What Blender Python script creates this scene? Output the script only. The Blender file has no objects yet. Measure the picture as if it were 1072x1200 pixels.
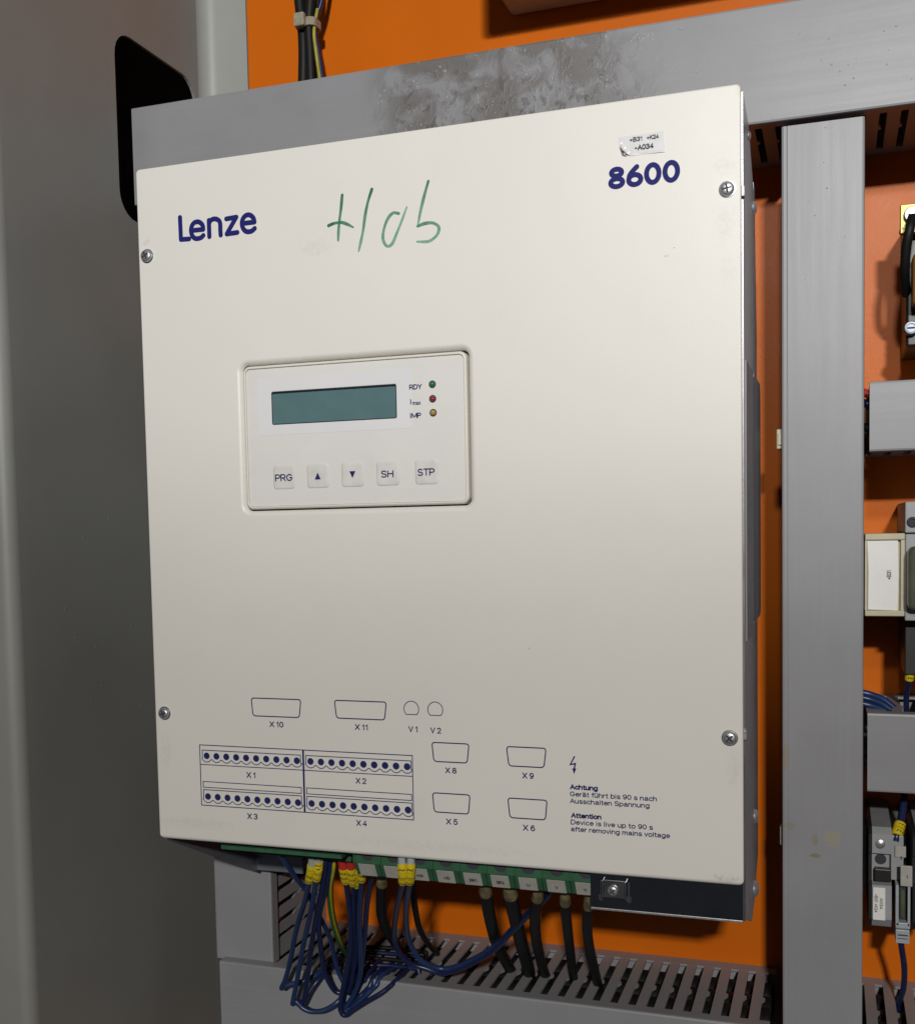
import bpy, bmesh, math, random
from mathutils import Vector, Matrix
random.seed(7)
SC = bpy.context.scene
COL = SC.collection
# ------------------------------------------------------------------ camera
# world: X right along the drive front, Y depth into the cabinet, Z up, metres
CR = Vector((0.9469545563956572, 0.32078530943833206, -0.01933528820725837))
CD = Vector((0.0013911760845433767, -0.06425696812805977, -0.9979324158860114))
CF = Vector((-0.32136448582661714, 0.9449697494076428, -0.06129469759980018))
CP = Vector((0.3369928054455552, -0.4949152582000374, 0.16015560614162808))
FPX, CX, CY, IW, IH = 1300.0, 536.0, 700.0, 1072.0, 1200.0
cam = bpy.data.cameras.new('camera')
cam.sensor_fit = 'HORIZONTAL'; cam.sensor_width = 36.0
cam.lens = FPX / IW * 36.0
cam.shift_x = 0.0; cam.shift_y = (CY - IH / 2) / IW
cam.clip_start = 0.01; cam.clip_end = 50
camo = bpy.data.objects.new('camera', cam); COL.objects.link(camo)
M = Matrix.Identity(4)
for i in range(3):
    M[i][0] = CR[i]; M[i][1] = -CD[i]; M[i][2] = -CF[i]; M[i][3] = CP[i]
camo.matrix_world = M
SC.camera = camo
# ------------------------------------------------------------------ world, lamps, exposure
w = bpy.data.worlds.new('World'); SC.world = w; w.use_nodes = True
bg = w.node_tree.nodes['Background']
bg.inputs[0].default_value = (0.80, 0.86, 1.0, 1); bg.inputs[1].default_value = 0.030
def lamp(name, loc, target, sx, sy, power, color):
    l = bpy.data.lights.new(name, 'AREA'); l.shape = 'RECTANGLE'
    l.size = sx; l.size_y = sy; l.energy = power; l.color = color
    o = bpy.data.objects.new(name, l); COL.objects.link(o)
    o.location = loc
    d = Vector(target) - Vector(loc)
    o.rotation_euler = d.to_track_quat('-Z', 'Y').to_euler()
    return o
# two lamps in front of the open cabinet: one further off, one close and higher
lamp('far_lamp', (0.66, -1.80, 0.76), (0.15, 0, 0.2), 0.10, 0.05, 22.5, (1.0, 0.955, 0.89))
sp_ = bpy.data.lights.new('near_lamp', 'SPOT'); sp_.energy = 11.0; sp_.color = (0.96, 0.98, 1.0)
sp_.shadow_soft_size = 0.03; sp_.spot_size = math.radians(110); sp_.spot_blend = 0.26  # cone edge shaped to stand in for a shadow across the lower cover
so_ = bpy.data.objects.new('near_lamp', sp_); COL.objects.link(so_); so_.location = (0.36, -0.86, 0.61)
so_.rotation_euler = (Vector((0.22, 0.0, 0.99)) - so_.location).to_track_quat('-Z', 'Y').to_euler()
vs = SC.view_settings
vs.view_transform = 'Standard'; vs.look = 'None'; vs.exposure = 0.15; vs.gamma = 1.0; vs.use_curve_mapping = False
SC.render.engine = 'CYCLES'
SC.cycles.max_bounces = 6
try:
    SC.cycles.use_denoising = True
except Exception:
    pass
# ------------------------------------------------------------------ main planes
W, H = 0.300, 0.346          # drive front
YP, YF = 0.193, 0.112        # mounting plate, duct lids
XW = -0.0722                 # cabinet side wall
def at(px, py, Y=0.0):
    d = CR * ((px - CX) / FPX) + CD * ((py - CY) / FPX) + CF
    return CP + d * ((Y - CP.y) / d.y)
def P0(px, py):
    p = at(px, py, 0.0); return (p.x, p.z)
# ------------------------------------------------------------------ materials
def node(nt, typ, **kw):
    n = nt.nodes.new(typ)
    for k, v in kw.items(): setattr(n, k, v)
    return n
def mat(name, col, rough=0.5, metal=0.0, var=0.0, vscale=60, bump=0.0, bscale=900, spec=0.5, dirt=None, dscale=40, damt=0.0,
        coat=0.0, alpha=None, transmission=0.0, emit=None, rvar=0.0, attr=None):
    m = bpy.data.materials.new(name); m.use_nodes = True
    nt = m.node_tree; b = nt.nodes['Principled BSDF']
    b.inputs['Roughness'].default_value = rough
    b.inputs['Metallic'].default_value = metal
    b.inputs['Specular IOR Level'].default_value = spec
    b.inputs['Coat Weight'].default_value = coat
    b.inputs['Transmission Weight'].default_value = transmission
    c = (*col, 1)
    b.inputs['Base Color'].default_value = c
    tc = node(nt, 'ShaderNodeTexCoord')
    src = None
    if attr:
        a = node(nt, 'ShaderNodeAttribute'); a.attribute_name = attr
        src = a.outputs['Color']
    if var > 0:
        n = node(nt, 'ShaderNodeTexNoise'); n.inputs['Scale'].default_value = vscale; n.inputs['Detail'].default_value = 5
        nt.links.new(tc.outputs['Object'], n.inputs['Vector'])
        mx = node(nt, 'ShaderNodeMix', data_type='RGBA', blend_type='MULTIPLY')
        mx.inputs['Factor'].default_value = 1.0
        if src: nt.links.new(src, mx.inputs['A'])
        else: mx.inputs['A'].default_value = c
        rp = node(nt, 'ShaderNodeValToRGB')
        rp.color_ramp.elements[0].position = 0.3; rp.color_ramp.elements[1].position = 0.7
        rp.color_ramp.elements[0].color = (1 - var,) * 3 + (1,); rp.color_ramp.elements[1].color = (1, 1, 1, 1)
        nt.links.new(n.outputs['Fac'], rp.inputs['Fac'])
        nt.links.new(rp.outputs['Color'], mx.inputs['B'])
        src = mx.outputs['Result']
    if dirt:
        n2 = node(nt, 'ShaderNodeTexNoise'); n2.inputs['Scale'].default_value = dscale; n2.inputs['Detail'].default_value = 8
        n2.inputs['Roughness'].default_value = 0.65
        nt.links.new(tc.outputs['Object'], n2.inputs['Vector'])
        r2 = node(nt, 'ShaderNodeValToRGB')
        r2.color_ramp.elements[0].position = 0.55; r2.color_ramp.elements[1].position = 0.78
        r2.color_ramp.elements[0].color = (0, 0, 0, 1); r2.color_ramp.elements[1].color = (damt,) * 3 + (1,)
        nt.links.new(n2.outputs['Fac'], r2.inputs['Fac'])
        m2 = node(nt, 'ShaderNodeMix', data_type='RGBA')
        nt.links.new(r2.outputs['Color'], m2.inputs['Factor'])
        if src: nt.links.new(src, m2.inputs['A'])
        else: m2.inputs['A'].default_value = c
        m2.inputs['B'].default_value = (*dirt, 1)
        src = m2.outputs['Result']
    if src: nt.links.new(src, b.inputs['Base Color'])
    if rvar > 0:
        n3 = node(nt, 'ShaderNodeTexNoise'); n3.inputs['Scale'].default_value = 55; n3.inputs['Detail'].default_value = 4
        nt.links.new(tc.outputs['Object'], n3.inputs['Vector'])
        mr = node(nt, 'ShaderNodeMapRange'); mr.inputs['To Min'].default_value = max(0.02, rough - rvar); mr.inputs['To Max'].default_value = min(1, rough + rvar)
        nt.links.new(n3.outputs['Fac'], mr.inputs['Value']); nt.links.new(mr.outputs['Result'], b.inputs['Roughness'])
    if bump > 0:
        n4 = node(nt, 'ShaderNodeTexNoise'); n4.inputs['Scale'].default_value = bscale; n4.inputs['Detail'].default_value = 3
        nt.links.new(tc.outputs['Object'], n4.inputs['Vector'])
        bp = node(nt, 'ShaderNodeBump'); bp.inputs['Strength'].default_value = bump; bp.inputs['Distance'].default_value = 0.0004
        nt.links.new(n4.outputs['Fac'], bp.inputs['Height']); nt.links.new(bp.outputs['Normal'], b.inputs['Normal'])
    if emit:
        b.inputs['Emission Color'].default_value = (*emit[0], 1); b.inputs['Emission Strength'].default_value = emit[1]
    return m
MT = {}
MT['cover'] = mat('cream_powder_coat', (0.75, 0.735, 0.695), 0.42, var=0.035, vscale=9, bump=0.10, bscale=1500, dirt=(0.55, 0.50, 0.42), dscale=22, damt=0.10, rvar=0.06)
MT['frame'] = mat('keypad_cream_plastic', (0.74, 0.71, 0.64), 0.4, var=0.05, vscale=60)
MT['overlay'] = mat('keypad_overlay', (0.735, 0.72, 0.70), 0.30, var=0.04, vscale=30, bump=0.05, bscale=700, dirt=(0.5, 0.46, 0.42), dscale=45, damt=0.18)
MT['surround'] = mat('display_surround', (0.735, 0.735, 0.75), 0.32, var=0.03, vscale=40)
MT['lcd'] = mat('lcd_glass', (0.105, 0.190, 0.205), 0.12, var=0.10, vscale=120, coat=0.3)
MT['lcd_edge'] = mat('lcd_bezel_edge', (0.02, 0.025, 0.04), 0.4)
MT['print'] = mat('dark_blue_print', (0.020, 0.026, 0.13), 0.6, spec=0.15, var=0.15, vscale=700)
MT['logo'] = mat('deep_blue_ink', (0.016, 0.018, 0.15), 0.6, spec=0.15, var=0.10, vscale=300)
MT['black_print'] = mat('black_print', (0.04, 0.04, 0.045), 0.6, var=0.3, vscale=2000)
MT['marker'] = mat('green_marker_ink', (0.05, 0.25, 0.13), 0.45, attr='ink', var=0.25, vscale=900)
MT['zinc'] = mat('zinc_plate', (0.36, 0.36, 0.38), 0.32, 1.0, var=0.2, vscale=90, rvar=0.08, bump=0.05, bscale=400)
MT['zinc_dark'] = mat('polished_zinc_flange', (0.34, 0.36, 0.40), 0.16, 1.0, var=0.2, vscale=60, rvar=0.05)
MT['zinc_grey'] = mat('passivated_zinc', (0.26, 0.29, 0.34), 0.45, 0.6, var=0.25, vscale=80)
MT['screw'] = mat('bright_zinc_screw', (0.58, 0.58, 0.60), 0.36, 0.75, var=0.3, vscale=500)
MT['recess'] = mat('dark_recess', (0.03, 0.03, 0.045), 0.7)
MT['alu'] = mat('heatsink_aluminium', (0.35, 0.35, 0.36), 0.5, 0.8, var=0.2)
MT['orange'] = mat('orange_lacquer', (0.63, 0.138, 0.004), 0.38, var=0.10, vscale=14, bump=0.18, bscale=420, rvar=0.05, spec=0.16)
MT['wall'] = mat('cabinet_grey_lacquer', (0.245, 0.250, 0.238), 0.5, var=0.10, vscale=12, bump=0.15, bscale=800, dirt=(0.195, 0.192, 0.175), dscale=10, damt=0.35)
MT['wall_rear_lit'] = mat('cabinet_lacquer_lit_tone', (0.34, 0.355, 0.34), 0.45, var=0.06, vscale=20, bump=0.1, bscale=800)  # wall lacquer with the light on the rear flange put into its colour
MT['dark'] = mat('unlit_grey_interior', (0.36, 0.30, 0.26), 0.7, var=0.2, vscale=20)
MT['green'] = mat('green_terminal_plastic', (0.034, 0.120, 0.060), 0.45, var=0.2, vscale=150)
MT['pcb'] = mat('green_board_edge', (0.040, 0.125, 0.065), 0.5, var=0.3, vscale=300)
MT['white_tag'] = mat('white_tag_plastic', (0.44, 0.43, 0.40), 0.5, var=0.2, vscale=200, dirt=(0.22, 0.20, 0.17), dscale=200, damt=0.6)
MT['paper'] = mat('white_paper_card', (0.80, 0.80, 0.79), 0.7, var=0.05, vscale=80)
MT['sticker'] = mat('silver_white_sticker', (0.70, 0.70, 0.71), 0.38, var=0.10, vscale=130, dirt=(0.42, 0.41, 0.40), dscale=140, damt=0.5)
MT['torn'] = mat('torn_sticker_edge', (0.22, 0.20, 0.18), 0.8, var=0.5, vscale=900)
MT['blue'] = mat('dark_blue_pvc', (0.012, 0.020, 0.080), 0.34, var=0.25, vscale=120)
MT['blue2'] = mat('mid_blue_pvc', (0.017, 0.040, 0.130), 0.34, var=0.25, vscale=120)
MT['blackpvc'] = mat('black_pvc', (0.007, 0.007, 0.0075), 0.55, spec=0.3, var=0.3, vscale=120)
MT['yellow'] = mat('yellow_marker_sleeve', (0.72, 0.56, 0.012), 0.4, var=0.15, vscale=300)
MT['clear'] = mat('yellowed_clear_sleeve', (0.27, 0.23, 0.11), 0.28, var=0.7, vscale=220, dirt=(0.10, 0.07, 0.04), dscale=260, damt=0.8)
MT['red'] = mat('red_ferrule', (0.55, 0.035, 0.03), 0.4, var=0.1)
MT['greyf'] = mat('grey_ferrule', (0.38, 0.42, 0.45), 0.4, var=0.15, vscale=400)
MT['blackplastic'] = mat('black_plastic', (0.018, 0.017, 0.016), 0.4, var=0.3, vscale=100)
MT['greyplastic'] = mat('grey_component_plastic', (0.33, 0.34, 0.36), 0.45, var=0.12, vscale=70, dirt=(0.12, 0.11, 0.10), dscale=60, damt=0.4)
MT['beige'] = mat('aged_beige_plastic', (0.52, 0.48, 0.33), 0.45, var=0.15, vscale=70, dirt=(0.25, 0.2, 0.12), dscale=90, damt=0.4)
MT['brass'] = mat('brass_terminal', (0.45, 0.32, 0.12), 0.45, 0.8, var=0.2)
MT['brownpl'] = mat('brown_bakelite', (0.26, 0.11, 0.02), 0.35, var=0.3, vscale=60)
MT['smoke'] = mat('smoked_clear_plastic', (0.12, 0.13, 0.09), 0.15, var=0.5, vscale=60)
MT['dust'] = mat('dusty_zip_tie', (0.36, 0.33, 0.25), 0.8, var=0.3, vscale=400)
for nme, c in (('ledg', (0.02, 0.16, 0.05)), ('ledr', (0.28, 0.02, 0.02)), ('ledy', (0.42, 0.27, 0.04))):
    MT[nme] = mat('led_lens_' + nme, c, 0.15, coat=0.5, var=0.1)
# PVC duct grey, with dried splashes in a region of the upper duct
def duct_mat(name, stain=None, col=(0.275, 0.279, 0.298), patches=None, streak=None, m=None):
    m = m or mat(name, col, 0.42, var=0.08, vscale=25, bump=0.05, bscale=500, dirt=(0.20, 0.195, 0.185), dscale=35, damt=0.25, rvar=0.06)
    if stain is None and patches is None and streak is None: return m
    nt = m.node_tree; b = nt.nodes['Principled BSDF']
    src = b.inputs['Base Color'].links[0].from_socket
    geo = node(nt, 'ShaderNodeNewGeometry'); sep = node(nt, 'ShaderNodeSeparateXYZ')
    nt.links.new(geo.outputs['Position'], sep.inputs[0])
    def mth(op, a, b_=None, clamp=False):
        n = node(nt, 'ShaderNodeMath', operation=op); n.use_clamp = clamp
        for i, v in enumerate((a, b_)):
            if v is None: continue
            if hasattr(v, 'node'): nt.links.new(v, n.inputs[i])
            else: n.inputs[i].default_value = v
        return n.outputs[0]
    def mrange(v, a, b_, c=0.0, d=1.0):
        n = node(nt, 'ShaderNodeMapRange'); n.interpolation_type = 'SMOOTHSTEP'
        n.inputs['From Min'].default_value = a; n.inputs['From Max'].default_value = b_
        n.inputs['To Min'].default_value = c; n.inputs['To Max'].default_value = d
        nt.links.new(v, n.inputs['Value']); return n.outputs['Result']
    def noise(scale, detail=6, rough=0.6, dist=0.0, vec=None):
        n = node(nt, 'ShaderNodeTexNoise'); n.inputs['Scale'].default_value = scale; n.inputs['Detail'].default_value = detail
        n.inputs['Roughness'].default_value = rough; n.inputs['Distortion'].default_value = dist
        nt.links.new(vec or geo.outputs['Position'], n.inputs['Vector']); return n.outputs['Fac']
    def mixc(fac, a, col):
        n = node(nt, 'ShaderNodeMix', data_type='RGBA')
        nt.links.new(fac, n.inputs['Factor']); nt.links.new(a, n.inputs['A'])
        n.inputs['B'].default_value = (*col, 1); return n.outputs['Result']
    if streak:
        ms = node(nt, 'ShaderNodeMapping'); ms.inputs['Scale'].default_value = streak
        nt.links.new(geo.outputs['Position'], ms.inputs['Vector'])
        fs = mrange(noise(420, 5, 0.6, 0.0, ms.outputs['Vector']), 0.45, 0.75)
        src = mixc(mth('MULTIPLY', fs, 0.07), src, (0.42, 0.42, 0.45))
        fr_ = mrange(noise(300, 4, 0.6, 0.0, ms.outputs['Vector']), 0.3, 0.7, 0.41, 0.445)
        nt.links.new(fr_, b.inputs['Roughness'])
    if stain:
        x0, x1, z0, z1 = stain
        lim = mth('MULTIPLY', mrange(sep.outputs['X'], x0, x0 + 0.035), mrange(sep.outputs['X'], x1, x1 - 0.06))
        # overall film, drips and crusts that gather below
        film = mth('MULTIPLY', mth('MULTIPLY', lim, mrange(noise(45, 6, 0.6, 0.6), 0.36, 0.56)), 0.80)
        src = mixc(film, src, (0.125, 0.115, 0.108))
        mp = node(nt, 'ShaderNodeMapping'); mp.inputs['Scale'].default_value = (1, 1, 0.70)
        nt.links.new(geo.outputs['Position'], mp.inputs['Vector'])
        low = mrange(sep.outputs['Z'], z1, z0, 0.0, 1.0)
        crust = mth('MULTIPLY', mth('MULTIPLY', lim, mrange(noise(170, 6, 0.60, 0.8, mp.outputs['Vector']), 0.50, 0.64)), mth('ADD', mth('MULTIPLY', low, 0.62), 0.18, True))
        src = mixc(crust, src, (0.045, 0.038, 0.035))
        vor = node(nt, 'ShaderNodeTexVoronoi', feature='F1'); vor.inputs['Scale'].default_value = 260
        nt.links.new(geo.outputs['Position'], vor.inputs['Vector'])
        ring = mth('MULTIPLY', mth('MULTIPLY', mrange(vor.outputs['Distance'], 0.18, 0.26), mrange(vor.outputs['Distance'], 0.40, 0.30)), mth('MULTIPLY', lim, mrange(noise(70, 4), 0.52, 0.62)))
        src = mixc(mth('MULTIPLY', ring, 0.35), src, (0.40, 0.40, 0.41))
        bump_src = mth('ADD', crust, ring)
        bp = node(nt, 'ShaderNodeBump'); bp.inputs['Strength'].default_value = 0.6; bp.inputs['Distance'].default_value = 0.0005
        nt.links.new(bump_src, bp.inputs['Height'])
        old = b.inputs['Normal'].links[0].from_socket
        nt.links.new(old, bp.inputs['Normal']); nt.links.new(bp.outputs['Normal'], b.inputs['Normal'])
    for (x, z, rx, rz, col_, *amt_) in (patches or []):
        dx = mth('DIVIDE', mth('SUBTRACT', sep.outputs['X'], x), rx); dz = mth('DIVIDE', mth('SUBTRACT', sep.outputs['Z'], z), rz)
        d2 = mth('ADD', mth('MULTIPLY', dx, dx), mth('MULTIPLY', dz, dz))
        d3 = mth('ADD', d2, mth('MULTIPLY', mth('SUBTRACT', noise(420, 6, 0.7), 0.5), 5.5))
        src = mixc(mth('MULTIPLY', mrange(d3, 1.0, 0.7 if not amt_ else -0.6), amt_[0] if amt_ else 0.65), src, col_)
    nt.links.new(src, b.inputs['Base Color'])
    return m
MT['duct'] = duct_mat('grey_pvc_duct', streak=(0.03, 1, 1))
MT['duct_stained'] = duct_mat('grey_pvc_duct_splashed', stain=(0.075, 0.26, 0.366, 0.428), streak=(0.03, 1, 1))
pb = at(975, 983, YF); pc = at(955, 1003, YF); pd = at(925, 968, YF); pe = at(923, 888, YF); pf = at(955, 985, YF)
MT['duct_patched'] = duct_mat('grey_pvc_duct_glue_marks', streak=(1, 1, 0.03), patches=[
    (pb.x, pb.z, 0.0045, 0.0042, (0.33, 0.29, 0.20)), (pc.x, pc.z, 0.0024, 0.0014, (0.20, 0.15, 0.08)), (pf.x, pf.z, 0.0018, 0.003, (0.24, 0.21, 0.16)),
    (pd.x, pd.z, 0.0028, 0.0022, (0.24, 0.21, 0.16)), (pe.x - 0.001, pe.z, 0.0016, 0.008, (0.27, 0.24, 0.15))])
marks = []
for px, py, rx, rz, c_, am in ((848, 195, .006, .004, (.45, .42, .38), .22), (850, 262, .005, .010, (.48, .45, .40), .20), (852, 318, .004, .008, (.5, .47, .43), .15), (860, 900, .004, .010, (.46, .42, .36), .20),
                               (770, 1032, .012, .0008, (.25, .20, .15), .5), (850, 1030, .008, .002, (.3, .26, .2), .4), (172, 284, .003, .002, (.4, .38, .36), .35), (195, 880, .004, .012, (.52, .48, .42), .2),
                               (230, 965, .03, .004, (.5, .46, .4), .2), (500, 992, .06, .0035, (.48, .44, .37), .14), (370, 290, .010, .005, (.5, .52, .5), .25), (868, 104, .003, .003, (.55, .53, .36), .6),
                               (780, 300, .0012, .0006, (.3, .3, .3), .4), (790, 290, .0005, .0005, (.2, .2, .2), .6), (620, 760, .0006, .0006, (.2, .2, .2), .5), (480, 690, .0005, .0007, (.2, .2, .2), .5)):
    p = at(px, py, 0.0); marks.append((p.x, p.z, rx, rz, c_, am))
MT['cover'] = duct_mat('cover_marks', patches=marks, m=MT['cover'])
# ------------------------------------------------------------------ mesh helpers
def tag(o, label, cat=None, group=None, kind=None):
    if label: o['label'] = label
    if cat: o['category'] = cat
    if group: o['group'] = group
    if kind: o['kind'] = kind
    return o
def root(name, loc, label, cat, group=None):
    o = bpy.data.objects.new(name, None); COL.objects.link(o); o.location = loc
    o.empty_display_size = 0.02
    return tag(o, label, cat, group)
def wpos(o):
    p = Vector((0, 0, 0))
    while o is not None: p += o.location; o = o.parent
    return p
def mk(name, vf, m, parent=None, smooth=False, wn=False):
    v, f = vf
    me = bpy.data.meshes.new(name); me.from_pydata([tuple(p) for p in v], [], f); me.update()
    bm = bmesh.new(); bm.from_mesh(me); bmesh.ops.recalc_face_normals(bm, faces=bm.faces); bm.to_mesh(me); bm.free()
    me.materials.append(MT[m] if isinstance(m, str) else m)
    if smooth or wn:
        for p in me.polygons: p.use_smooth = True
        me.set_sharp_from_angle(angle=math.radians(50 if smooth else 60))
    o = bpy.data.objects.new(name, me); COL.objects.link(o)
    if wn:
        o.modifiers.new('weighted', 'WEIGHTED_NORMAL').keep_sharp = True
    if parent is not None:
        o.parent = parent; o.location = -wpos(parent)
    return o
def inst(src, name, parent, off):
    """another piece sharing its mesh data, moved by off in world space"""
    o = src.copy(); o.name = name; COL.objects.link(o); o.parent = parent
    o.location = src.location + Vector(off)
    return o
def join(*vfs):
    V, F = [], []
    for v, f in vfs:
        n = len(V); V += [tuple(p) for p in v]; F += [tuple(i + n for i in q) for q in f]
    return V, F
def box(x0, x1, y0, y1, z0, z1, bev=0.0, seg=2):
    bm = bmesh.new(); bmesh.ops.create_cube(bm, size=1.0)
    for v in bm.verts:
        v.co = ((x0 + x1) / 2 + v.co.x * (x1 - x0), (y0 + y1) / 2 + v.co.y * (y1 - y0), (z0 + z1) / 2 + v.co.z * (z1 - z0))
    if bev > 0: bmesh.ops.bevel(bm, geom=bm.edges[:], offset=bev, segments=seg, profile=0.5, affect='EDGES')
    bm.verts.index_update()
    r = [tuple(v.co) for v in bm.verts], [tuple(v.index for v in f.verts) for f in bm.faces]
    bm.free(); return r
def prism(poly, axis, a, b):
    """poly: 2-D outline in the two other axes (in XYZ order), extruded from a to b along axis"""
    def put(p, t):
        return {'X': (t, p[0], p[1]), 'Y': (p[0], t, p[1]), 'Z': (p[0], p[1], t)}[axis]
    n = len(poly)
    V = [put(p, a) for p in poly] + [put(p, b) for p in poly]
    F = [tuple(range(n)), tuple(range(2 * n - 1, n - 1, -1))] + [(i, (i + 1) % n, n + (i + 1) % n, n + i) for i in range(n)]
    return V, F
def catmull(pts, per=8):
    pts = [Vector(p) for p in pts]
    if len(pts) < 3: return pts
    P = [pts[0] * 2 - pts[1]] + pts + [pts[-1] * 2 - pts[-2]]
    out = []
    for i in range(1, len(P) - 2):
        p0, p1, p2, p3 = P[i - 1:i + 3]
        for k in range(per):
            t = k / per
            out.append(0.5 * ((2 * p1) + (p2 - p0) * t + (2 * p0 - 5 * p1 + 4 * p2 - p3) * t * t + (3 * p1 - p0 - 3 * p2 + p3) * t ** 3))
    out.append(pts[-1]); return out
def tube(pts, r, n=10, caps=True):
    pts = [Vector(p) for p in pts]; rs = r if isinstance(r, (list, tuple)) else [r] * len(pts)
    V, F = [], []
    t0 = (pts[1] - pts[0]).normalized()
    u = t0.cross(Vector((0, 1, 0)))
    if u.length < 1e-3: u = t0.cross(Vector((1, 0, 0)))
    u.normalize()
    for i, p in enumerate(pts):
        t = (pts[min(i + 1, len(pts) - 1)] - pts[max(i - 1, 0)]).normalized()
        u = (u - t * u.dot(t)).normalized(); v = t.cross(u)
        for k in range(n):
            a = 2 * math.pi * k / n
            V.append(p + (u * math.cos(a) + v * math.sin(a)) * rs[i])
    for i in range(len(pts) - 1):
        for k in range(n):
            F.append((i * n + k, i * n + (k + 1) % n, (i + 1) * n + (k + 1) % n, (i + 1) * n + k))
    if caps: F += [tuple(range(n)), tuple(range((len(pts) - 1) * n, len(pts) * n))]
    return V, F
def lathe(c, prof, n=24, axis='Y'):
    """prof: (radius, height along -axis) ; c centre"""
    V, F = [], []
    for r, h in prof:
        for k in range(n):
            a = 2 * math.pi * k / n
            d = {'Y': (r * math.cos(a), -h, r * math.sin(a)), 'X': (h, r * math.cos(a), r * math.sin(a)), 'Z': (r * math.cos(a), r * math.sin(a), h)}[axis]
            V.append((c[0] + d[0], c[1] + d[1], c[2] + d[2]))
    for i in range(len(prof) - 1):
        for k in range(n): F.append((i * n + k, i * n + (k + 1) % n, (i + 1) * n + (k + 1) % n, (i + 1) * n + k))
    F.append(tuple(range((len(prof) - 1) * n, len(prof) * n)))
    return V, F
def rrect(x0, x1, z0, z1, r, n=6, rbot=None):
    """rounded rectangle outline with outward normals, counter clockwise from bottom right"""
    out = []
    rb = rbot or r
    for cx_, cz_, a0, r in ((x1 - rb, z0 + rb, -90, rb), (x1 - r, z1 - r, 0, r), (x0 + r, z1 - r, 90, r), (x0 + rb, z0 + rb, 180, rb)):
        for k in range(n + 1):
            a = math.radians(a0 + 90 * k / n)
            out.append(((cx_ + r * math.cos(a), cz_ + r * math.sin(a)), (math.cos(a), math.sin(a))))
    return out
PRINT_Y = [0.0]
def ribbon(pts, wd, y, closed=False, cap=True, widths=None):
    """flat printed stroke in the XZ plane at depth y, with round ends"""
    pts = [Vector((p[0], p[1])) for p in pts]
    n = len(pts); V, F = [], []
    for i, p in enumerate(pts):
        if closed: a, b = pts[(i - 1) % n], pts[(i + 1) % n]
        else: a, b = pts[max(i - 1, 0)], pts[min(i + 1, n - 1)]
        d1 = (p - a) if (p - a).length > 1e-9 else (b - p); d2 = (b - p) if (b - p).length > 1e-9 else (p - a)
        d1 = d1.normalized(); d2 = d2.normalized()
        t = (d1 + d2).normalized() if (d1 + d2).length > 1e-6 else d1
        nrm = Vector((-t.y, t.x)); k = 1.0 / max(0.5, abs(nrm.dot(Vector((-d1.y, d1.x)))))
        hw = (widths[i] if widths else wd) / 2
        V += [(p.x + nrm.x * hw * k, y, p.y + nrm.y * hw * k), (p.x - nrm.x * hw * k, y, p.y - nrm.y * hw * k)]
    m = n if closed else n - 1
    for i in range(m):
        j = (i + 1) % n; F.append((2 * i, 2 * i + 1, 2 * j + 1, 2 * j))
    if cap and not closed:
        for e, (p, q) in enumerate(((pts[0], pts[1]), (pts[-1], pts[-2]))):
            hw = (widths[0 if e == 0 else -1] if widths else wd) / 2
            t = (p - q).normalized(); b = len(V); V.append((p.x, y, p.y))
            for k in range(9):
                a = math.atan2(t.y, t.x) - math.pi / 2 + math.pi * k / 8
                V.append((p.x + hw * math.cos(a), y, p.y + hw * math.sin(a)))
            for k in range(8): F.append((b, b + 1 + k, b + 2 + k))
    return V, F
def disc(c, r, y, n=16):
    return [(c[0] + r * math.cos(2 * math.pi * k / n), y, c[1] + r * math.sin(2 * math.pi * k / n)) for k in range(n)], [tuple(range(n))]
def _arc(cx_, cy_, rx, ry, a0, a1, n=14):
    return [(cx_ + rx * math.cos(math.radians(a0 + (a1 - a0) * k / n)), cy_ + ry * math.sin(math.radians(a0 + (a1 - a0) * k / n))) for k in range(n + 1)]
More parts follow.
